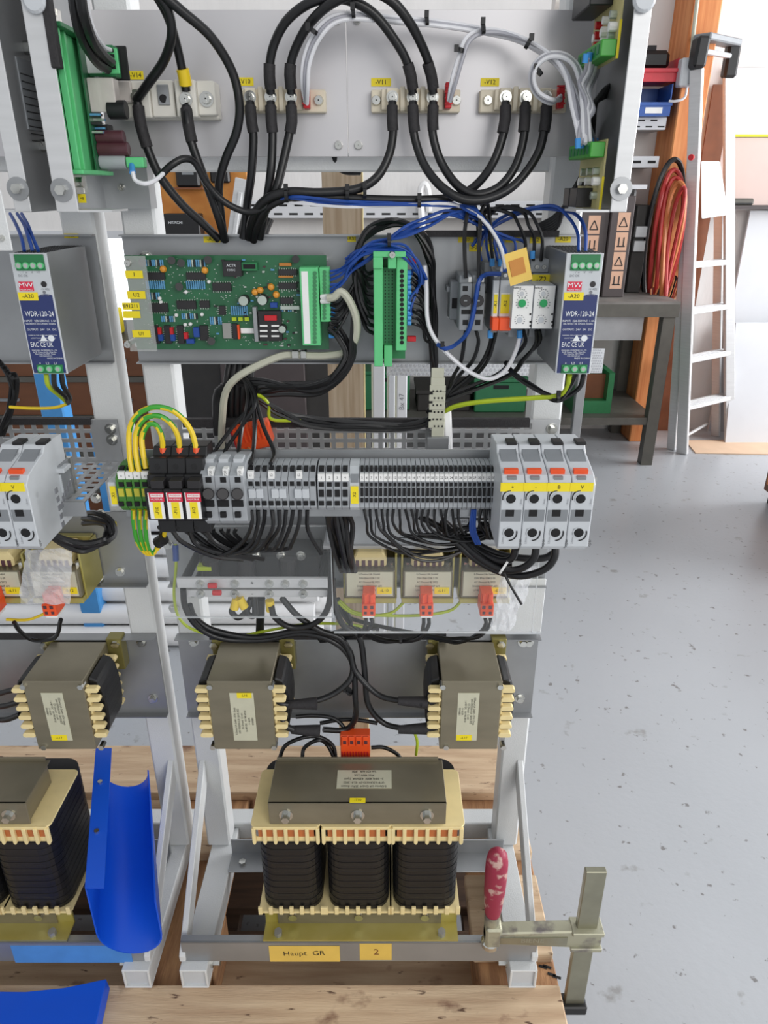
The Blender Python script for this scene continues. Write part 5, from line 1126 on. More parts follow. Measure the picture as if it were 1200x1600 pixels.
# red wire bridge plug on transformer
t = thing('terminal_plug', 'orange four pole terminal behind the transformer top', 'connector', P(555, 1187, .83)); b_ = MB(); pb(b_, 532, 1150, 578, 1186, .825, .842); b_.build('body', 'orange', t, bevel=.001)
for k in range(4): pbox('lever', t, 'orange', 534+11*k, 1152, 543+11*k, 1166, .822, .825, .0006); pbox('wire_hole', t, 'cap_brown', 536+11*k, 1158, 541+11*k, 1163, .8215, .822); 
for k in range(10): pbox('rib', t, 'red', 533.5+4.4*k, 1175, 535.5+4.4*k, 1186, .824, .825)
pbox('bracket', t, 'olive', 536, 1186, 574, 1190, .82, .842)
t = dup(t, (DX+.006, 0, 0), 'orange four pole terminal on the left frame transformer')
# ================================================================ CABLES
def ties(lst, group='black cable ties'):
    for u, v, Y, rpx, ang, label in lst:
        p = P(u, v, Y); r = PX(rpx, v, Y); d = Vector((math.cos(ang), 0, math.sin(ang)))
        q = MB(); q.cyl(p-d*.0018, p+d*.0018, r, 10); n = Vector((-d.z, 0, d.x)); h = p+n*r*1.1-Vector((0, r*.6, 0)); q.box(h.x-.0022, h.x+.0022, h.y-.002, h.y+.002, h.z-.003, h.z+.003)
        o = q.build('cable_tie', 'black'); tag(o, 'black cable tie '+label, 'cable tie', group)
def lug(u0, v0, u1, v1, Y, r, label, m='rubber', cat='sleeve'):
    o = MB().tube([P(u0, v0, Y), P((u0+u1)/2, (v0+v1)/2, Y), P(u1, v1, Y)], r, 10, sub=2).build('heat_shrink', m, smooth=True); return o
PR = .0047
def power(pts, label, s0=None, s1=None, r=PR, grp='thick black power cables'):
    o = cable('power_cable', pts, 0, 'cable_black', label, 'cable', grp, r=r, n=10, sub=6)
    for s in (s0, s1):
        if s: q = [P(*x) for x in s]; MB().tube(q, r*1.3, 10, sub=2).build('heat_shrink', 'rubber', o, smooth=True)
    return o
yc = .868
power([(391, 160, .874), (392, 185, yc), (396, 215, yc), (393, 270, .87), (386, 320, .88), (380, 372, .892)], 'power cable dropping from first V10 screw', [(391, 166, .872), (393, 190, yc), (396, 207, yc)])
power([(423, 160, .874), (424, 185, yc), (426, 215, yc), (423, 270, .862), (414, 330, .872), (406, 372, .892)], 'power cable dropping from second V10 screw', [(423, 166, .872), (424, 190, yc), (426, 207, yc)])
power([(455, 160, .874), (456, 185, yc), (452, 210, yc), (441, 260, .862), (430, 300, .858), (412, 335, .868), (396, 372, .892)], 'power cable dropping from third V10 screw', [(455, 166, .872), (456, 190, yc), (453, 207, yc)])
power([(423, 146, .874), (421, 110, yc), (428, 70, .862), (450, 30, .852), (490, 2, .846), (535, -2, .846), (580, 18, .85), (615, 60, .858), (637, 100, .866), (645, 146, .874)], 'arching power cable from second V10 screw to V11, inner', [(423, 138, .872), (421, 120, yc), (421, 100, .867)], [(645, 138, .872), (642, 118, yc), (637, 100, .866)])
power([(455, 146, .874), (453, 110, yc), (462, 75, .862), (485, 35, .85), (520, 4, .84), (570, -14, .836), (610, 0, .838), (640, 35, .846), (661, 75, .858), (673, 110, .868), (677, 146, .874)], 'arching power cable from third V10 screw to V11, outer', [(455, 138, .872), (453, 118, yc), (454, 100, .867)], [(677, 138, .872), (674, 118, yc), (668, 98, .864)])
power([(613, 160, .874), (613, 185, yc), (614, 210, yc), (607, 245, .866), (588, 278, .86), (555, 296, .856), (500, 301, .852), (450, 300, .850), (415, 312, .852), (395, 340, .868), (388, 372, .892)], 'power cable from first V11 screw into the left bundle', [(613, 166, .872), (613, 188, yc), (614, 204, yc)])
power([(645, 160, .874), (646, 185, yc), (648, 215, yc), (663, 258, .862), (690, 292, .85), (725, 312, .846), (765, 310, .848), (805, 288, .852), (838, 245, .86), (850, 205, .866), (854, 160, .874)], 'looping power cable from second V11 screw to last V12 screw', [(645, 166, .872), (646, 188, yc), (648, 206, yc)], [(854, 166, .872), (853, 188, yc), (850, 206, .866)])
power([(677, 160, .874), (676, 185, yc), (677, 215, yc), (690, 255, .866), (715, 290, .858), (745, 304, .854), (780, 292, .856), (806, 258, .86), (819, 210, .866), (821, 160, .874)], 'looping power cable from third V11 screw to middle V12 screw', [(677, 166, .872), (676, 188, yc), (677, 204, yc)], [(821, 166, .872), (820, 188, yc), (818, 206, .866)])
power([(790, 160, .874), (789, 185, yc), (785, 215, .866), (770, 255, .862), (745, 288, .866), (715, 306, .868), (670, 312, .862), (600, 312, .858), (530, 309, .856), (460, 308, .854), (420, 322, .86), (402, 350, .875), (396, 376, .894)], 'power cable from first V12 screw running left in the bundle', [(790, 166, .872), (789, 188, yc), (785, 208, .866)])
power([(291, 142, .866), (286, 115, .862), (276, 70, .85), (262, 25, .83), (240, -15, .81)], 'cable with yellow sleeve rising from the V14 module', r=.0045)
o = MB().tube([P(290, 133, .8635), P(288, 120, .861), P(285, 108, .859)], .0066, 12, sub=2).build('cable_lug', 'wire_yellow', smooth=True); tag(o, 'yellow insulated lug on the V14 module', 'cable lug')
power([(291, 166, .864), (293, 190, .858), (300, 225, .856), (318, 275, .86), (340, 335, .872), (352, 376, .894)], 'cable dropping from the screw under the yellow lug', [(291, 170, .864), (295, 200, .858), (300, 222, .856)])
power([(236, -20, .80), (262, 15, .81), (268, 55, .82), (256, 95, .838), (232, 130, .85), (213, 157, .862)], 'braided black cable arching to left V14 screw', r=.0046)
power([(215, 160, .862), (218, 190, .858), (228, 225, .858), (250, 275, .862), (285, 320, .872), (318, 350, .884), (342, 374, .896)], 'cable dropping from left V14 screw', [(216, 166, .861), (220, 196, .858), (230, 230, .858)])
power([(248, -14, .80), (285, 18, .81), (330, 58, .825), (362, 110, .84), (374, 160, .846), (370, 205, .85), (352, 250, .856), (342, 290, .864), (345, 335, .876), (350, 374, .894)], 'black cable sweeping down between V14 and V10', r=.0046)
power([(248, 277, .82), (268, 258, .82), (288, 248, .826), (305, 255, .836), (322, 285, .846), (350, 315, .854), (385, 331, .858), (410, 325, .858), (430, 305, .862)], 'thin black sleeve looping below the V14 module', r=.0036)
cable('signal_wire', [(207, 268, .80), (212, 282, .80), (228, 287, .80), (245, 280, .81), (258, 268, .82)], 0, 'wire_white', 'short white wire from the small green plug', r=.0022)
o = MB().tube([P(206, 257, .815), P(207, 270, .80)], .003, 8, sub=2).build('ferrule', 'ferrule_blue'); tag(o, 'light blue ferrule under the small green plug', 'ferrule')
for k, (pts, m) in enumerate((([(113, -20, .72), (118, 20, .73), (128, 60, .75), (150, 95, .79), (168, 108, .816)], 'cable_black'), ([(124, -20, .715), (130, 20, .725), (143, 60, .75), (160, 85, .79), (174, 97, .816)], 'cable_black'), ([(134, -20, .72), (139, 25, .735), (150, 55, .755), (163, 74, .79), (172, 78, .816)], 'wire_white'))):
    cable('control_cable', pts, 0, m, ('outer black control cable at the relay board', 'inner black control cable at the relay board', 'white control wire at the relay board')[k], r=(.0046, .0046, .0022)[k])
power([(522, 240, .93), (526, 258, .935), (540, 268, .94), (562, 269, .95)], 'short black cable end below the middle of the tray', r=.0036)
# thick vertical bundle down behind the relay plate
for k in range(5):
    u = 372+9*k; power([(u+14, 330+3*k, .93), (u+4, 372, .925), (u-6, 450, .925), (u-10, 540, .925), (u-18, 600, .915), (u-20, 660, .915)], 'black power cable passing behind the circuit board, %s of five' % ('first', 'second', 'third', 'fourth', 'fifth')[k], grp='cables behind the circuit board')
# white and grey sensor wires along the top
def wires(base, offs, names, r=.0021, cat='wire', group='white and grey sensor wires', mats=('wire_white', 'wire_grey', 'wire_white', 'wire_grey')):
    for k, (du, dv) in enumerate(offs):
        cable('sensor_wire', [(u+du*(.3 if i in (0, len(base)-1) else 1), v+dv*(.3 if i in (0, len(base)-1) else 1), y-.002*k) for i, (u, v, y) in enumerate(base)], 0, mats[k % 4], names % ('outer', 'middle', 'inner', 'inmost')[k], cat, group, r=r)
wires([(477, 160, .874), (472, 130, .86), (474, 95, .854), (486, 60, .85), (508, 32, .848), (535, 22, .848), (570, 23, .858), (620, 28, .87), (680, 33, .874), (750, 44, .876), (800, 56, .874), (840, 78, .86), (875, 108, .84), (895, 150, .82), (905, 195, .80), (912, 222, .79)], ((0, 0), (5, 4), (9, 8)), '%s sensor wire running from V10 along the tray top to right')
wires([(701, 158, .872), (706, 125, .864), (716, 90, .862), (728, 60, .864), (752, 47, .868), (790, 50, .868), (830, 66, .856), (865, 90, .84), (884, 120, .826), (893, 165, .81), (901, 200, .80), (905, 225, .79)], ((0, 0), (6, 4)), '%s sensor wire climbing from V11 to the tray top')
for k in range(3):
    r_ = 40-3*k; pts = [(876, 150+3*k, .875)]
    pts += [(868+r_*math.cos(math.radians(a))+(.0), 122+r_*math.sin(math.radians(a)), .845-.006*k) for a in range(100, 331, 38)]
    pts += [(912-3*k, 128+2*k, .82), (918-4*k, 170, .80), (922-5*k, 222, .79)]
    cable('sensor_wire', pts, 0, ('wire_white', 'wire_grey', 'wire_white')[k], '%s sensor wire coiled in front of V12' % ('outer', 'middle', 'inner')[k], 'wire', 'coiled sensor wires', r=.0021)
for k in range(5):
    cable('sensor_wire', [(918+5*k, 92-3*k, .79+.015*k), (914+5*k, 112, .80+.01*k), (905+4*k, 130+4*k, .81), (916+3*k, 160+3*k, .80), (908+3*k, 190, .80), (903+7*k, 222, .785+.012*k)], 0, ('wire_grey', 'wire_white')[k % 2], 'sensor wire joining both green gate connectors, %s' % ('first', 'second', 'third', 'fourth', 'fifth')[k], 'wire', 'wires between the gate boards', r=.0019)
for k in range(5):
    o = MB().cyl(P(903+7*k, 232, .785+.012*k), P(903+7*k, 216, .785+.012*k), .0028, 8).build('ferrule', 'ferrule_blue'); tag(o, 'light blue ferrule in the lower gate connector, %s from left' % ORD[k], 'ferrule', 'ferrules of the lower gate connector')
    o = MB().cyl(P(916+6*k, 84-2*k, .785+.014*k), P(914+6*k, 98-2*k, .787+.014*k), .0028, 8).build('ferrule', 'ferrule_blue'); tag(o, 'light blue ferrule in the upper gate connector, %s from left' % ORD[k], 'ferrule', 'ferrules of the upper gate connector')
for k in range(6): power([(965-3*k, 128+4*k, .86), (945-4*k, 140+5*k, .85), (930-3*k, 165+8*k, .858), (925, 215+6*k, .88), (905-4*k, 290+5*k, .885), (870, 335+4*k, .89), (842, 352+3*k, .896)], 'black cable behind gate boards dropping to the relay plate, %s' % ('first', 'second', 'third', 'fourth', 'fifth', 'sixth')[k], r=.0026, grp='cables behind the gate boards')
ties([(667, 32, .868, 7, 0.1, 'on the white wires, right of V11 arch'), (755, 44, .862, 8, .15, 'where the white wires split above V12'), (825, 68, .85, 8, -.5, 'on the white wires near the upper gate board'), (719, 78, .856, 6, 1.3, 'on the pair of white wires above V11'), (552, 20, .84, 7, .1, 'at the top of the cable arches'), (489, 48, .84, 8, 1.0, 'on the left cable arch above V10'), (842, 112, .836, 7, .8, 'on the coiled wires before V12'), (543, 303, .848, 9, 0, 'on the lower bundle before the plywood'), (448, 305, .846, 11, 0, 'at the left end of the lower bundle'), (655, 316, .852, 8, 0, 'on the lower bundle before the white strap')])
# blue control wires
def blue(pts, label, r=.0016, m='wire_blue', grp='blue control wires'): return cable('control_wire', jit(pts, label, 4.5, .005), 0, m, label, 'wire', grp, r=r, n=6)
for k in range(4): blue([(408, 336+4*k, .875), (428, 316+2*k, .86), (460, 309+2*k, .852), (540, 315+2*k, .85), (620, 319+2*k, .852), (700, 318+k, .856), (735, 325+2*k, .86), (765, 352+2*k, .862), (785, 392+3*k, .85), (795-4*k, 425, .84)], 'long blue wire along the lower cable bundle, %s' % ('first', 'second', 'third', 'fourth')[k], m='wire_blue' if k < 3 else 'wire_white')
for k in range(6): blue([(516, 424+7*k, .862), (532, 424+4*k, .858), (552, 402+5*k, .852), (580, 380+4*k, .848), (625, 372-3*k, .845), (668, 352-2*k, .85), (705, 336-k, .858), (740, 332+4*k, .87), (752+9*k, 352+4*k, .88), (748+14*k, 382, .88), (752+13*k, 408, .878)], 'blue wire from the board arching to the relays, %s' % ('first', 'second', 'third', 'fourth', 'fifth', 'sixth')[k])
for k in range(5): blue([(540, 405+6*k, .862), (560, 388+4*k, .85), (590, 381+3*k, .84), (625, 382+4*k, .84), (650, 402+5*k, .848), (663-3*k, 440, .855), (650-2*k, 425+14*k, .86), (643, 429+16*k, .858)], 'blue wire curving over the green holder, %s' % ('first', 'second', 'third', 'fourth', 'fifth')[k])
for k, (a, b_) in enumerate(((915, 926), (902, 915))):
    blue([(a+2*k, 392, .80), (a+2, 365, .81), (a-8, 342, .83), (a-35, 325, .85), (a-80, 324, .87), (a-120, 338, .885), (a-150, 360, .892), (a-165, 385, .888)], '%s blue wire dropping into the right power supply' % ('right', 'left')[k], r=.0019)
blue([(783, 428, .838), (760, 430, .836), (746, 445, .832), (742, 480, .832), (728, 515, .838), (710, 538, .845), (698, 545, .85), (684, 538, .855)], 'blue wire crossing in front of the fuse terminals', r=.0026)
cable('control_wire', [(790, 420, .838), (782, 385, .846), (762, 352, .856), (735, 328, .86), (700, 318, .856)], 0, 'wire_white', 'white wire beside the tape flag', 'wire', r=.002)
cable('control_wire', [(813, 522, .85), (806, 548, .85), (790, 578, .85), (765, 592, .852), (735, 582, .856), (705, 558, .858), (680, 530, .86), (668, 500, .862), (666, 450, .862), (663, 415, .86)], 0, 'wire_white', 'white wire sagging below the relays', 'wire', r=.0026)
cable('control_wire', [(815, 524, .855), (808, 545, .856), (796, 570, .862), (775, 590, .872)], 0, 'wire_blue', 'blue wire below the timer relays', 'wire', r=.0022)
for u in (769, 782, 812, 832): o = MB().cyl(P(u, 416 if u < 800 else 404, .868), P(u, 404 if u < 800 else 392, .868), .003, 8).build('ferrule', 'ferrule_blue'); tag(o, 'blue ferrule above the relays, %s from left' % ORD[(769, 782, 812, 832).index(u)], 'ferrule', 'blue ferrules above the relays')
for u in (766, 812): o = MB().cyl(P(u, 516, .848), P(u, 528, .848), .0032, 8).build('ferrule', 'ferrule_blue'); tag(o, 'blue ferrule below the %s' % ('K1 relay' if u < 800 else 'Z1 relay'), 'ferrule', 'blue ferrules below the relays')
# black control wires on the relay plate
BK = 'black control wires'
def bw(pts, label, r=.0024, grp=BK, m='cable_black'): return cable('control_wire', jit(pts, label, 3.5, .004), 0, m, label, 'wire', grp, r=r, n=6)
for k, u in enumerate((728, 748)): bw([(u, 435, .842), (u+1, 400, .85), (u+1+k, 360, .858), (u+4, 330, .862), (u+12, 318, .866), (u+18, 335, .872), (u+20, 372, .885)], 'black wire rising from the %s fuse terminal' % ('left', 'right')[k])
for k, u in enumerate((770, 833, 845, 820)): bw([(u, 408, .872), (u-1, 375, .868), (u-8, 350, .866), (u-22, 332, .87), (u-60, 326, .878), (u-95, 350, .886)], 'black wire rising above the relays, %s' % ('first', 'second', 'third', 'fourth')[k], r=.0021)
for k, u in enumerate((728, 744, 766, 775, 818, 838, 843)): bw([(u, 516, .85), (u, 535, .856), (u-6-3*k, 565, .868), (u-20-6*k, 590, .88), (698-4*k, 622+2*k, .885), (690-2*k, 650, .89), (676, 690, .885)], 'black wire from the relays down to the bracket, %s' % ('first', 'second', 'third', 'fourth', 'fifth', 'sixth', 'seventh')[k])
for k in range(9): bw([(584, 425+12*k, .868), (574, 425+11*k, .866), (562, 412+8*k, .866), (556, 400+3*k, .868), (570, 372-1*k, .872), (610, 352-k, .872), (650, 356+k, .874), (672, 385+3*k, .878), (676, 430, .882), (678, 500, .886), (680, 560, .888), (676, 620, .892)], 'black wire arching over the green holder, %s of nine' % ('first', 'second', 'third', 'fourth', 'fifth', 'sixth', 'seventh', 'eighth', 'ninth')[k], r=.0026, grp='black wires over the green holder')
for k in range(10): bw([(640, 425+9*k, .86), (648, 428+9*k, .858), (658, 440+8*k, .864), (668, 470+7*k, .874), (674, 540, .884), (678, 600, .89), (680, 660, .894)], 'black wire on the right of the green holder, %s of ten' % ('first', 'second', 'third', 'fourth', 'fifth', 'sixth', 'seventh', 'eighth', 'ninth', 'tenth')[k], r=.0018, grp='black wires right of the holder')
for k in range(8): bw([(517, 470+7*k, .868), (530, 472+6*k, .866), (548, 455+4*k, .866), (560-k, 420+5*k, .868), (566, 395+3*k, .868)], 'black wire at the right board edge, %s of eight' % ('first', 'second', 'third', 'fourth', 'fifth', 'sixth', 'seventh', 'eighth')[k], r=.0018, grp='black wires at the board edge')
for k in range(4): bw([(514, 505+4*k, .868), (530, 515+5*k, .866), (545-2*k, 545+4*k, .864), (533-4*k, 580+2*k, .862), (500, 600+k, .862), (460, 602+2*k, .866), (410, 596+2*k, .874), (372, 595+2*k, .884)], 'black wire sagging below the circuit board, %s of four' % ('first', 'second', 'third', 'fourth')[k], r=.003, grp='black wires sagging below the board')
cable('screened_cable', [(512, 466, .86), (522, 464, .858), (533, 456, .856), (546, 470, .856), (557, 500, .858), (555, 530, .862), (540, 550, .872), (505, 556, .882), (467, 555, .885), (440, 556, .885), (405, 570, .88), (370, 590, .876), (352, 615, .882), (347, 660, .892), (346, 700, .9)], 0, 'cable_beige', 'beige screened cable clamped below the circuit board', r=.0046)
for v in (464, 471): o = MB().cyl(P(502, v, .866), P(515, v-1, .862), .003, 8).build('ferrule', 'paper'); tag(o, 'white ferrule on the board terminal strip, %s' % ('upper' if v < 468 else 'lower'), 'ferrule', 'white ferrules on the board')
for k in range(6): o = MB().cyl(P(515, 478+7*k if k < 3 else 495+6*k, .872), P(523, 478+7*k if k < 3 else 495+6*k, .87), .0028, 8).build('ferrule', 'ferrule_blue'); tag(o, 'blue ferrule at the right board edge, %s from top' % ORD[k], 'ferrule', 'blue ferrules at the board edge')
# bundle above the bracket
for k in range(6): bw([(568, 405+3*k, .868), (560-k, 460, .868), (556-k, 520, .864), (546-k, 566+2*k, .86), (500, 598+3*k, .866), (440, 600+3*k, .87), (400, 605+4*k, .874), (430, 640, .88), (480, 655+2*k, .888), (560, 662+2*k, .89), (640, 660+2*k, .89), (676, 650+2*k, .888)], 'black cable lying along the bracket top, %s of six' % ('first', 'second', 'third', 'fourth', 'fifth', 'sixth')[k], r=.003, grp='cables along the bracket top')
for k, (ub, ut) in enumerate(((332, 392), (351, 396), (369, 390), (392, 398), (423, 402))): bw([(ub, 724, .768), (ub+3, 705, .80), (ub+(ut-ub)*.5, 670, .83), (ut, 630, .85), (ut-4, 605, .868), (380, 590, .88)], 'black wire entering the grey terminals from above, %s' % ('first', 'second', 'third', 'fourth', 'fifth')[k], r=.0026, grp='wires entering the terminals')
cable('earth_wire', [(398, 690, .855), (397, 655, .855), (394, 625, .86), (405, 618, .868), (420, 632, .875), (424, 655, .88), (470, 657, .885)], 0, 'wire_lime', 'lime earth wire looping behind the orange plug', 'wire', r=.0022)
bw([(385, 660, .87), (372, 690, .868), (380, 705, .86), (390, 700, .856)], 'short brown lead beside the orange plug', m='cable_copper')
for k in range(4): power([(350-3*k, 600+3*k, .905), (346-3*k, 630, .905), (348-3*k, 680, .90)], 'thick black cable left of the orange plug, %s' % ('first', 'second', 'third', 'fourth')[k], r=.0046, grp='thick cables left of the orange plug')
# earth wires
def ew(pts, label, r=.0031, a='wire_yellow', b_='wire_green'): return cable('earth_wire', pts, 0, a, label, 'wire', 'green and yellow earth wires', r=r, stripe=b_, n=8)
ew([(206, 738, .758), (202, 705, .765), (203, 668, .77), (218, 645, .77), (245, 636, .772), (275, 645, .775), (298, 672, .775), (307, 704, .772)], 'outermost earth wire arching over the surge arresters')
ew([(217, 738, .758), (212, 705, .765), (213, 675, .77), (226, 654, .77), (248, 650, .772), (267, 662, .774), (278, 682, .774), (281, 704, .772)], 'middle earth wire arching over the surge arresters')
ew([(228, 732, .76), (223, 705, .765), (222, 682, .77), (231, 664, .77), (243, 664, .772), (252, 680, .772), (255, 704, .772)], 'smallest earth wire arching over the surge arresters')
for k in range(3): o = MB().cyl(P(255+26*k, 700, .772), P(255.5+26*k, 712, .77), .0044, 10).build('ferrule', 'orange'); tag(o, 'orange ferrule on the surge arresters, %s' % ('left', 'middle', 'right')[k], 'ferrule', 'orange ferrules on the arresters')
for k in range(3): ew([(208+10*k, 796, .762), (209+9*k, 820, .765), (216+7*k, 850, .775), (232+3*k, 866, .785), (248, 855-2*k, .79), (256, 838, .79), (260, 815, .785)], 'earth wire sagging below the earth terminals, %s' % ('left', 'middle', 'right')[k], r=.0027)
o = MB().tube([P(247, 848, .79), P(256, 842, .786)], .0075, 10, sub=2).build('cable_tie', 'black'); tag(o, 'black cable tie round the sagging earth wires', 'cable tie')
cable('earth_wire', [(274, 850, .89), (275, 885, .88), (272, 930, .87), (280, 965, .862), (305, 985, .86), (360, 995, .86), (420, 985, .86), (480, 975, .86), (540, 975, .86), (572, 980, .862)], 0, 'wire_lime', 'long lime earth wire along the lower plate top', 'wire', r=.0021)
o = MB().cyl(P(274, 852, .888), P(275, 876, .884), .0042, 10).build('cable_lug', 'wire_blue'); tag(o, 'blue insulated cable lug on the left post', 'cable lug')
cable('earth_wire', [(890, 586, .80), (886, 606, .808), (872, 618, .815), (830, 622, .83), (760, 627, .845), (715, 634, .86), (690, 645, .875)], 0, 'wire_lime', 'lime earth wire from the right power supply to the strap', 'wire', r=.003)
for k, u in enumerate((900, 912)): bw([(u, 586, .80), (u-5, 602, .806), (u-22, 618, .812), (868, 622+k*2, .818), (835, 605+k*2, .836), (805, 585, .86), (790, 566, .88)], '%s black wire below the right power supply' % ('left', 'right')[k], r=.003)
ties([(872, 621, .812, 7, 0.1, 'below the right power supply'), (694, 543, .852, 6, .5, 'on the white wire left of the relays'), (608, 378, .838, 8, 0, 'over the green holder'), (672, 643, .885, 9, 0, 'beside the punched strap')])
# wires from under the narrow terminals
for k in range(17):
    rg = random.Random(k*7+1); u = 569+9.2*k; d = 876-k*3.0+rg.uniform(-9, 9); c_ = 716+3.2*k; y_ = .765+.018*rg.random()
    bw([(u, 796, .762), (u+1, 815, .762), (u+6+rg.uniform(0, 6), 836, y_), (u+(c_-u)*.42, d-8, y_+.006), (u+(c_-u)*.8, d-6, y_+.012), (c_+24, 850-2*k, .795), (c_+34+.5*k, 815, .808)], 'black wire hanging under the X2 terminals, %s from left' % ORD[k], r=.0018, grp='wires hanging under the X2 row')
for k in range(4): bw([(738+1.5*k, 796, .762), (738+2*k, 825, .764), (744+2*k, 850, .768)], 'blue wire hanging at the right end of X2, %s' % ('first', 'second', 'third', 'fourth')[k], r=.0017, m='wire_blue', grp='short blue wires under X2')
for k in range(6): bw([(752+4.5*k, 796, .762), (752+4.5*k, 815, .762), (755+4*k, 835, .765), (762+2*k, 842, .77)], 'short black wire at the right end of X2, %s from left' % ORD[k], r=.0018, grp='short black wires under X2')
for k in range(9):
    u = 392+11*k; bw([(u, 797, .763), (u-2, 822, .764), (u-14, 850, .77), (u-40+3*k, 866-k, .778), (330+10*k, 858, .79), (300+10*k, 835, .80), (285+12*k, 826, .80)] if k < 8 else [(u, 797, .763), (u+5, 830, .77), (u+22, 865, .79)], 'black wire looping under the wide terminals, %s from left' % ORD[k], r=.0026, grp='wires looping under the wide terminals')
for k in range(3): bw([(270+26*k, 830, .765), (285+26*k, 850, .77), (330+22*k, 868, .785), (380+16*k, 874, .80)], 'black wire leaving surge arrester F1%d downwards' % k, r=.0028)
for k in range(8): bw([(512+4.2*k, 797, .77), (514+5*k, 820, .78+.003*(k % 3)), (522+4*k, 860, .79+.006*(k % 3)), (534+3*k, 893, .80+.008*(k % 3))], 'black wire in dense bundle beside the filter box, %s from left' % ORD[k], r=.0034, grp='dense bundle beside the filter box')
for k, (pts, lab) in enumerate((([(868, 852, .735), (866, 872, .732), (850, 890, .735), (815, 900, .745), (780, 893, .76), (745, 875, .775), (715, 850, .785), (690, 825, .80)], 'front thick cable below the B terminal'), ([(838, 852, .735), (834, 872, .734), (815, 888, .74), (785, 890, .755), (748, 870, .772), (715, 840, .788), (690, 815, .80)], 'front thick cable below the minus terminal'),
        ([(868, 862, .765), (850, 872, .765), (815, 872, .768), (780, 866, .775), (745, 850, .79), (710, 825, .805)], 'rear thick cable running right under the terminals'), ([(806, 856, .745), (800, 872, .75), (782, 876, .76), (750, 862, .78), (720, 838, .795), (690, 812, .808)], 'thick cable below the plus terminal'), ([(800, 880, .765), (770, 880, .77), (735, 862, .785), (700, 832, .80), (655, 806, .81)], 'lowest thick cable behind the white tie'))):
    power(pts, lab, r=.0044, grp='thick cables below the disconnect terminals')
o = MB().tube([P(786, 885, .752), P(789, 887, .751)], .0098, 12, sub=2).build('cable_tie', 'paper'); tag(o, 'white cable tie round the thick cables at right', 'cable tie')
cable('cable_tie_tail', [(788, 895, .745), (795, 910, .74), (815, 944, .735)], 0, 'black', 'long black cable tie tail hanging before the bag', 'cable tie', r=.0016)
# cables round the busbars
for k, pts in enumerate(([(286, 920, .825), (290, 950, .83), (310, 980, .835), (350, 998, .84), (410, 1000, .845), (470, 990, .845), (520, 1002, .84), (548, 1030, .84), (548, 1060, .83), (520, 1085, .82), (478, 1100, .81)],
        [(296, 945, .835), (305, 965, .84), (335, 985, .842), (400, 996, .845), (470, 985, .845), (515, 992, .84), (545, 1015, .838), (556, 1050, .83), (590, 1085, .82), (625, 1095, .81), (660, 1100, .80)],
        [(424, 948, .822), (430, 965, .825), (455, 980, .83), (490, 975, .83), (512, 950, .825), (518, 900, .82), (515, 860, .82)],
        [(440, 934, .836), (465, 962, .836), (500, 985, .838), (535, 1000, .838), (552, 1040, .836), (555, 1090, .83), (556, 1120, .835), (540, 1140, .84), (505, 1140, .83)],
        [(520, 905, .83), (522, 940, .832), (535, 975, .834), (562, 998, .834), (570, 1050, .832), (575, 1100, .832), (600, 1130, .83), (640, 1140, .82)],
        [(370, 945, .83), (362, 955, .83), (372, 965, .832), (385, 955, .834), (392, 935, .836)], [(383, 945, .83), (388, 960, .83), (398, 960, .832), (397, 930, .836)])):
    power(pts, ('thick cable from the plus busbar to the left choke', 'thick cable from the minus busbar to the right choke', 'cable looping from yellow lug up the cover edge', 'thick cable to the lower left choke splice', 'thick cable to the lower right choke splice', 'left short cable loop under the busbars', 'right short cable loop under the busbars')[k], r=.0042, grp='cables round the busbars')
for u, v, a, l in ((368, 943, -.3, 'left'), (378, 942, .4, 'middle'), (422, 946, 0, 'right')):
    p = P(u, v, .828); d = Vector((math.sin(a), 0, -math.cos(a))); o = MB().cyl(p-d*.008, p+d*.008, .006, 12).build('cable_lug', 'wire_yellow', smooth=True); tag(o, 'yellow insulated lug under the minus busbar, %s' % l, 'cable lug')
power([(408, 935, .86), (407, 960, .865), (406, 990, .87)], 'vertical black cable below the busbars', r=.006)
for u0, v0, u1, v1, lab in ((447, 1101, 495, 1099, 'upper left'), (455, 1140, 500, 1142, 'lower left'), (622, 1095, 668, 1098, 'upper right'), (622, 1140, 672, 1138, 'lower right')):
    Y_ = .805; o = MB().tube([P(u0, v0, Y_), P((u0*3+u1)/4, (v0*3+v1)/4, Y_), P((u0+u1)/2, (v0+v1)/2, Y_), P((u0+u1*3)/4, (v0+v1*3)/4, Y_), P(u1, v1, Y_)], [.006, .009], 10, sub=3).build('heat_shrink_splice', 'rubber', smooth=True); tag(o, 'grey heat shrink splice between the chokes, %s' % lab, 'splice')
for k, pts in enumerate(([(428, 1085, .81), (438, 1098, .80), (450, 1101, .80)], [(440, 1112, .81), (444, 1132, .80), (458, 1140, .80)], [(672, 1098, .80), (684, 1092, .80), (690, 1080, .81)], [(672, 1138, .80), (684, 1134, .80), (688, 1118, .81)])):
    power(pts, 'short cable end from %s choke to splice' % ('upper left', 'lower left', 'upper right', 'lower right')[k], r=.0046, grp='short cable ends at the chokes')
for k, pts in enumerate(([(436, 1188, .83), (446, 1165, .835), (475, 1152, .84), (500, 1152, .845), (520, 1165, .845), (525, 1186, .835)], [(472, 1186, .83), (476, 1168, .84), (498, 1156, .842), (512, 1165, .845), (522, 1184, .835)], [(580, 1168, .845), (600, 1168, .846), (620, 1178, .845), (628, 1190, .84)], [(500, 1130, .85), (530, 1125, .852), (560, 1125, .852), (590, 1130, .85)], [(540, 1150, .84), (536, 1135, .845), (520, 1122, .85), (490, 1118, .85), (462, 1120, .845)], [(548, 1150, .84), (552, 1130, .845), (556, 1100, .84)])):
    power(pts, 'black lead behind the transformer top, %s' % ('first', 'second', 'third', 'fourth', 'fifth', 'sixth')[k], r=.003, grp='leads behind the transformer')
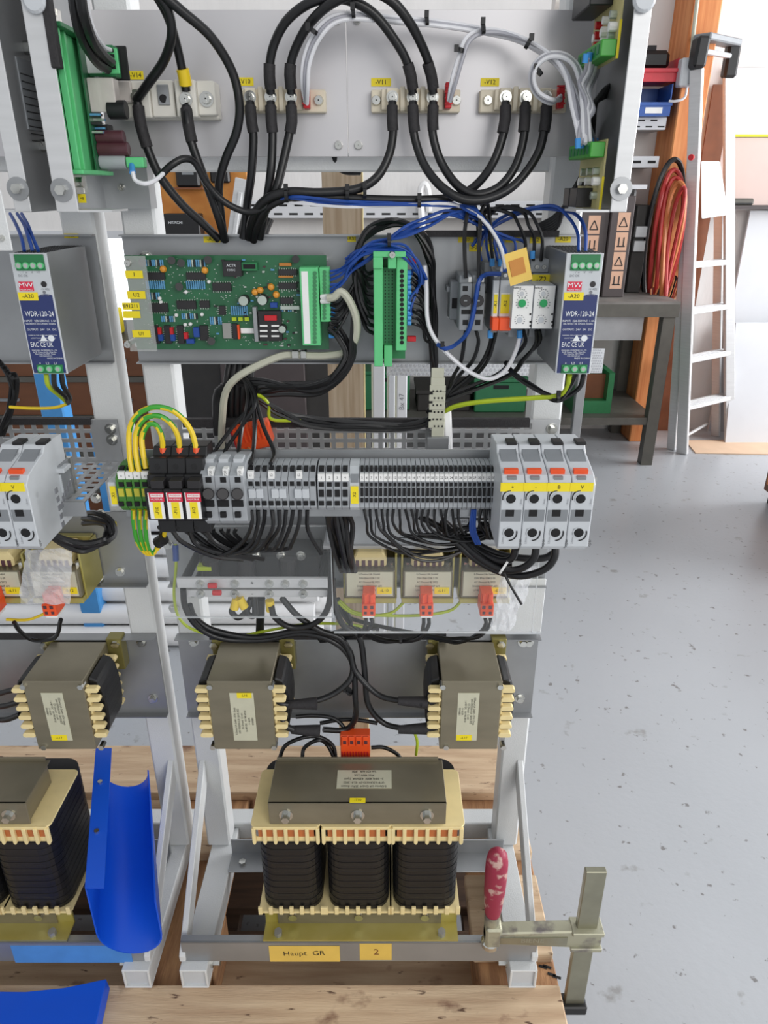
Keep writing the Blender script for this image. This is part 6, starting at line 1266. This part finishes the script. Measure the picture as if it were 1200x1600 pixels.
cable('earth_wire', [(650, 1180, .84), (652, 1160, .842), (648, 1145, .845)], 0, 'wire_lime', 'short lime earth wire right of the transformer terminal', 'wire', r=.0022)
# wires of the small choke plugs
for k, u in enumerate((576, 666, 762)):
    for j in range(2): bw([(u-4+8*j, 966, .815), (u-4+8*j-2, 978, .818), (u-14, 992+3*j, .83), (u-40, 1000, .85), (u-80+10*k*0, 998, .86), (545, 975-4*k, .862), (528, 935, .86)], 'black lead from orange plug L1%d, %s' % (k, ('left', 'right')[j]), r=.0028, grp='leads of the orange plugs')
for k, pts in enumerate(([(528, 940, .85), (545, 955, .85), (570, 962, .85), (610, 958, .85), (632, 940, .85)], [(530, 938, .85), (560, 958, .85), (640, 962, .85), (700, 955, .85), (722, 938, .85)])): cable('earth_wire', pts, 0, 'wire_lime', '%s lime earth wire under the small chokes' % ('short', 'long')[k], 'wire', r=.0022)
ties([(570, 300, .85, 9, 0, 'on the lower bundle right of plywood'), (590, 985, .838, 6, 0, 'left of the middle orange plug'), (545, 1080, .83, 8, .8, 'between the two large chokes'), (626, 1000, .84, 6, 0, 'below the middle orange plug'), (583, 980, .83, 7, 1.5, 'under the left orange plug')])
# left frame wires
for k in range(7): bw([(-5+4*k, 560+5*k, .85), (10+3*k, 590, .86), (18+k, 620, .87), (12, 650, .88), (5-2*k, 680, .885)], 'black wire bundle on the left frame, %s from left' % ORD[k], r=.0028, grp='left frame wire bundle')
for k, u in enumerate((44, 55, 62)): bw([(u-6+2*k, 392, .80), (u-10, 370, .81), (u-16, 348, .83), (u-28, 334, .86)], '%s blue wire above the left power supply' % ('left', 'middle', 'right')[k], r=.0019, m='wire_blue')
for k, u in enumerate((72, 84, 96)): bw([(u, 584, .80), (u+4, 604, .806), (u+22-6*k, 622, .82), (u+34-12*k, 630, .84)], '%s wire below the left power supply' % ('left lime', 'middle black', 'right black')[k], r=.0028, m='wire_lime' if k == 0 else 'cable_black')
cable('earth_wire', [(15, 636, .86), (50, 638, .86), (85, 637, .855), (108, 630, .85)], 0, 'wire_yellow', 'yellow wire crossing behind the left power supply', 'wire', r=.002)
for k in range(3): bw([(130, 802+8*k, .86), (150, 800+8*k, .84), (172-3*k, 815+5*k, .83), (176-5*k, 835, .82), (160, 852-3*k, .80), (130, 858-3*k, .79), (95, 845-2*k, .78), (70, 826, .77)], '%s black cable looping behind the left disconnect terminal' % ('outer', 'middle', 'inner')[k], r=.0036, grp='looping cables on the left frame')
bw([(22, 972, .82), (30, 985, .825), (55, 998, .84), (85, 992, .83), (95, 968, .815)], 'black lead between the left frame orange plugs', r=.003)
cable('earth_wire', [(10, 968, .84), (45, 968, .84), (78, 955, .838)], 0, 'wire_yellow', 'yellow wire under the left frame small chokes', 'wire', r=.002)
for k in range(3): power([(-5, 1085+20*k, .83), (12, 1080+22*k, .82), (32, 1076+20*k, .81)], 'black lead to the left frame choke, %s' % ('upper', 'middle', 'lower')[k], r=.004, grp='leads to the left frame choke')
# ================================================================ FOREGROUND THINGS
# bar clamp
xb0, xb1 = .2755, .3045
t = thing('bar_clamp', 'worn bar clamp with red handle gripping the pallet edge', 'clamp', (.25, .70, H-1.15))
part('bar', t, 'clamp_bar', (xb0, xb1, .695, .705, H-1.145, H-.850), bevel=.001)
part('fixed_jaw', t, 'black', (xb0-.012, xb1+.004, .688, .712, H-1.150, H-1.132), bevel=.002)
am = MB(); zA = H-.978; am.prism([(.145, zA-.012), (.27, zA-.020), (.312, zA-.022), (.312, zA+.012), (.268, zA+.014), (.19, zA+.012), (.145, zA+.008)], 'y', .690, .710); am = am.build('sliding_arm', 'cast_iron', t, bevel=.002)
am2 = MB(); am2.prism([(.166, zA-.009), (.262, zA-.014), (.262, zA+.004), (.166, zA+.003)], 'y', .6885, .6905); am2.build('arm_web', 'clamp_bar', am); [part('guide', am, 'cast_iron', (.268, .313, .686, .714, zA+d_, zA+d_+.007), bevel=.001) for d_ in (-.024, .008)]
letters('BIENE', (.212, .6882, zA-.002), .013, 'cast_iron', am)
hx = XX(772, 1400, .70); q = MB(); q.lathe([(.006, H-.995), (.006, H-.945)], (hx, .70, 0), 'z', 12); q.build('spindle', 'steel', t); q = MB(); q.lathe([(.013, H-1.0035), (.013, H-.996), (.007, H-.992)], (hx, .70, 0), 'z', 14); q.build('pad', 'steel', t)
q = MB(); q.lathe([(.008, H-.962), (.011, H-.955), (.0115, H-.938)], (hx, .70, 0), 'z', 14); q.build('ferrule', 'cast_iron', t, smooth=True)
q = MB(); q.lathe([(.0105, H-.938), (.0125, H-.925), (.0148, H-.89), (.0155, H-.855), (.0152, H-.835), (.013, H-.822), (.008, H-.816), (.001, H-.8145)], (hx, .70, 0), 'z', 20); q.build('handle', 'handle_red', t, smooth=True)
q = MB(); q.box(.145, .168, .688, .712, zA-.018, zA+.02); q.build('nut_block', 'cast_iron', t, bevel=.003)
# blue channel
secs = []; nS = 6
def usec(a, fl, c, zf, zbot, zr, Y):
    pts = [(a+fl, zf), (a, zf), (a, zf-.006)]; r = (c-a)/2; cx = (a+c)/2; zc = max(zbot+r*.9, zbot+.012); ry = zc-zbot
    pts.append((a, (zf+zc)/2))
    for i in range(13):
        an = math.pi+math.pi*i/12; pts.append((cx+r*math.cos(an), zc+ry*math.sin(an)))
    pts += [(c, max(zc+.001, (zc+zr)/2)), (c, max(zr, zc+.003))]
    return [Vector((x, Y, z)) for x, z in pts]
for i in range(nS+1):
    f_ = i/nS; L_ = lambda p, q: p+(q-p)*f_
    secs.append(usec(L_(-.405, -.4605), L_(.026, .0255), L_(-.312, -.382), H-L_(.863, .815), H-L_(.9985, .899), H-L_(.889, .874), L_(.682, .896)))
q = MB(); n = len(secs[0]); thk = .0022
inner = []
for s_ in secs:
    row = []
    for i, p in enumerate(s_):
        d = (s_[min(i+1, n-1)]-s_[max(i-1, 0)]).normalized(); row.append(p+Vector((-d.z, 0, d.x))*thk)
    inner.append(row)
vs = [p for s_ in secs for p in s_]+[p for s_ in inner for p in s_]; N = (nS+1)*n; fs = []
for i in range(nS):
    for k in range(n-1): a = i*n+k; fs += [(a, a+1, a+n+1, a+n), (N+a, N+a+n, N+a+n+1, N+a+1)]
for k in range(n-1): fs += [(k, N+k, N+k+1, k+1), (nS*n+k, nS*n+k+1, N+nS*n+k+1, N+nS*n+k)]
for i in range(nS): fs += [(i*n, (i+1)*n, N+(i+1)*n, N+i*n), (i*n+n-1, N+i*n+n-1, N+(i+1)*n+n-1, (i+1)*n+n-1)]
q.add(vs, fs); ch = q.build('blue_channel', 'blue_plastic', smooth=True); tag(ch, 'bent blue plastic channel lying beside the left transformer', 'channel')
for f_ in (.36, .72):
    x = -.405+(-.4605+.405)*f_+.011; y = .682+(.896-.682)*f_; z = H-.863+.048*f_; MB().cyl((x, y, z-.003), (x, y, z+.003), .0036, 10).build('rivet', 'steel', ch)
# blue sheet in the corner
def onz(u, v, z): y = YZ(v, z); return Vector((XX(u, v, y), y, z))
zt_ = ZP+.02; pts = [(-80, 1548), (40, 1549), (100, 1543), (166, 1529), (150, 1600), (140, 1650), (-80, 1660)]
tp = [onz(u, v, zt_) for u, v in pts]; bt = [p-Vector((-.004, .003, .018)) for p in tp]; n = len(tp)
q = MB(); q.add(tp+bt, [tuple(range(n)), tuple(range(2*n-1, n-1, -1))]+[(i, i+n, (i+1) % n+n, (i+1) % n) for i in range(n)]); o = q.build('blue_sheet', 'blue_plastic', bevel=.001); tag(o, 'flat blue plastic sheet on the pallet at the lower left corner', 'sheet')
# clear bags
def bag(name, us, vs_, Y, label, seed):
    rg = random.Random(seed); nu, nv = 9, 13; g = []
    for side in (0, 1):
        for j in range(nv):
            fv = j/(nv-1); row_l = us[0]+(us[2]-us[0])*fv; row_r = us[1]+(us[3]-us[1])*fv
            for i in range(nu):
                fu = i/(nu-1); bulge = .010*math.sin(math.pi*fu)*math.sin(math.pi*min(1, fv*1.1)); e = 0 if i in (0, nu-1) or j in (0, nv-1) else 1
                rg2 = random.Random(seed+i*31+j*7+side*1000*e)
                g.append(P(row_l+(row_r-row_l)*fu+rg2.uniform(-2.5, 2.5), vs_[0]+(vs_[1]-vs_[0])*fv+rg2.uniform(-2, 2), Y+(bulge if side else -bulge)*e+rg2.uniform(-.004, .004)*e))
    fs = []; n_ = nu*nv
    for j in range(nv-1):
        for i in range(nu-1):
            a = j*nu+i; fs += [(a, a+1, a+nu+1), (a, a+nu+1, a+nu), (n_+a, n_+a+nu, n_+a+nu+1), (n_+a, n_+a+nu+1, n_+a+1)]
    q = MB(); q.add(g, fs); o = q.build(name, 'bag'); tag(o, label, 'bag'); return o
bag('plastic_bag', (785, 842, 766, 798), (885, 985), .77, 'crumpled clear plastic bag hanging at the right post', 5)
bag('plastic_bag', (40, 113, 30, 108), (858, 944), .785, 'crumpled clear plastic bag on the left frame', 9)
o = part('white_cover', None, 'white_paint', (XX(-40, 340, .70), XX(9, 340, .70), .70, .702, ZZ(392, .70), ZZ(297, .70)), bevel=.0006); tag(o, 'white cover plate at the left picture edge', 'cover'); pscrew(MB(), 3, 372, .70, 5).build('screw', 'steel', o)
# clear lamp cover hints at the very top
for u, lab in ((185, 'left'), (893, 'right')):
    t = thing('lamp_cover', 'clear ribbed lamp cover at the top, %s' % lab, 'lamp', P(u, -2, 1.2)); q = MB(); a, b_ = P(u-28, 4, 1.2), P(u+28, 4, 1.2); q.cyl(a, b_, .014, 14); q.build('cover', 'relay_clear', t, smooth=True); q = MB(); q.beam(a+Vector((0, 0, .016)), b_+Vector((0, 0, .016)), .03, .01); q.build('holder', 'paper', t)
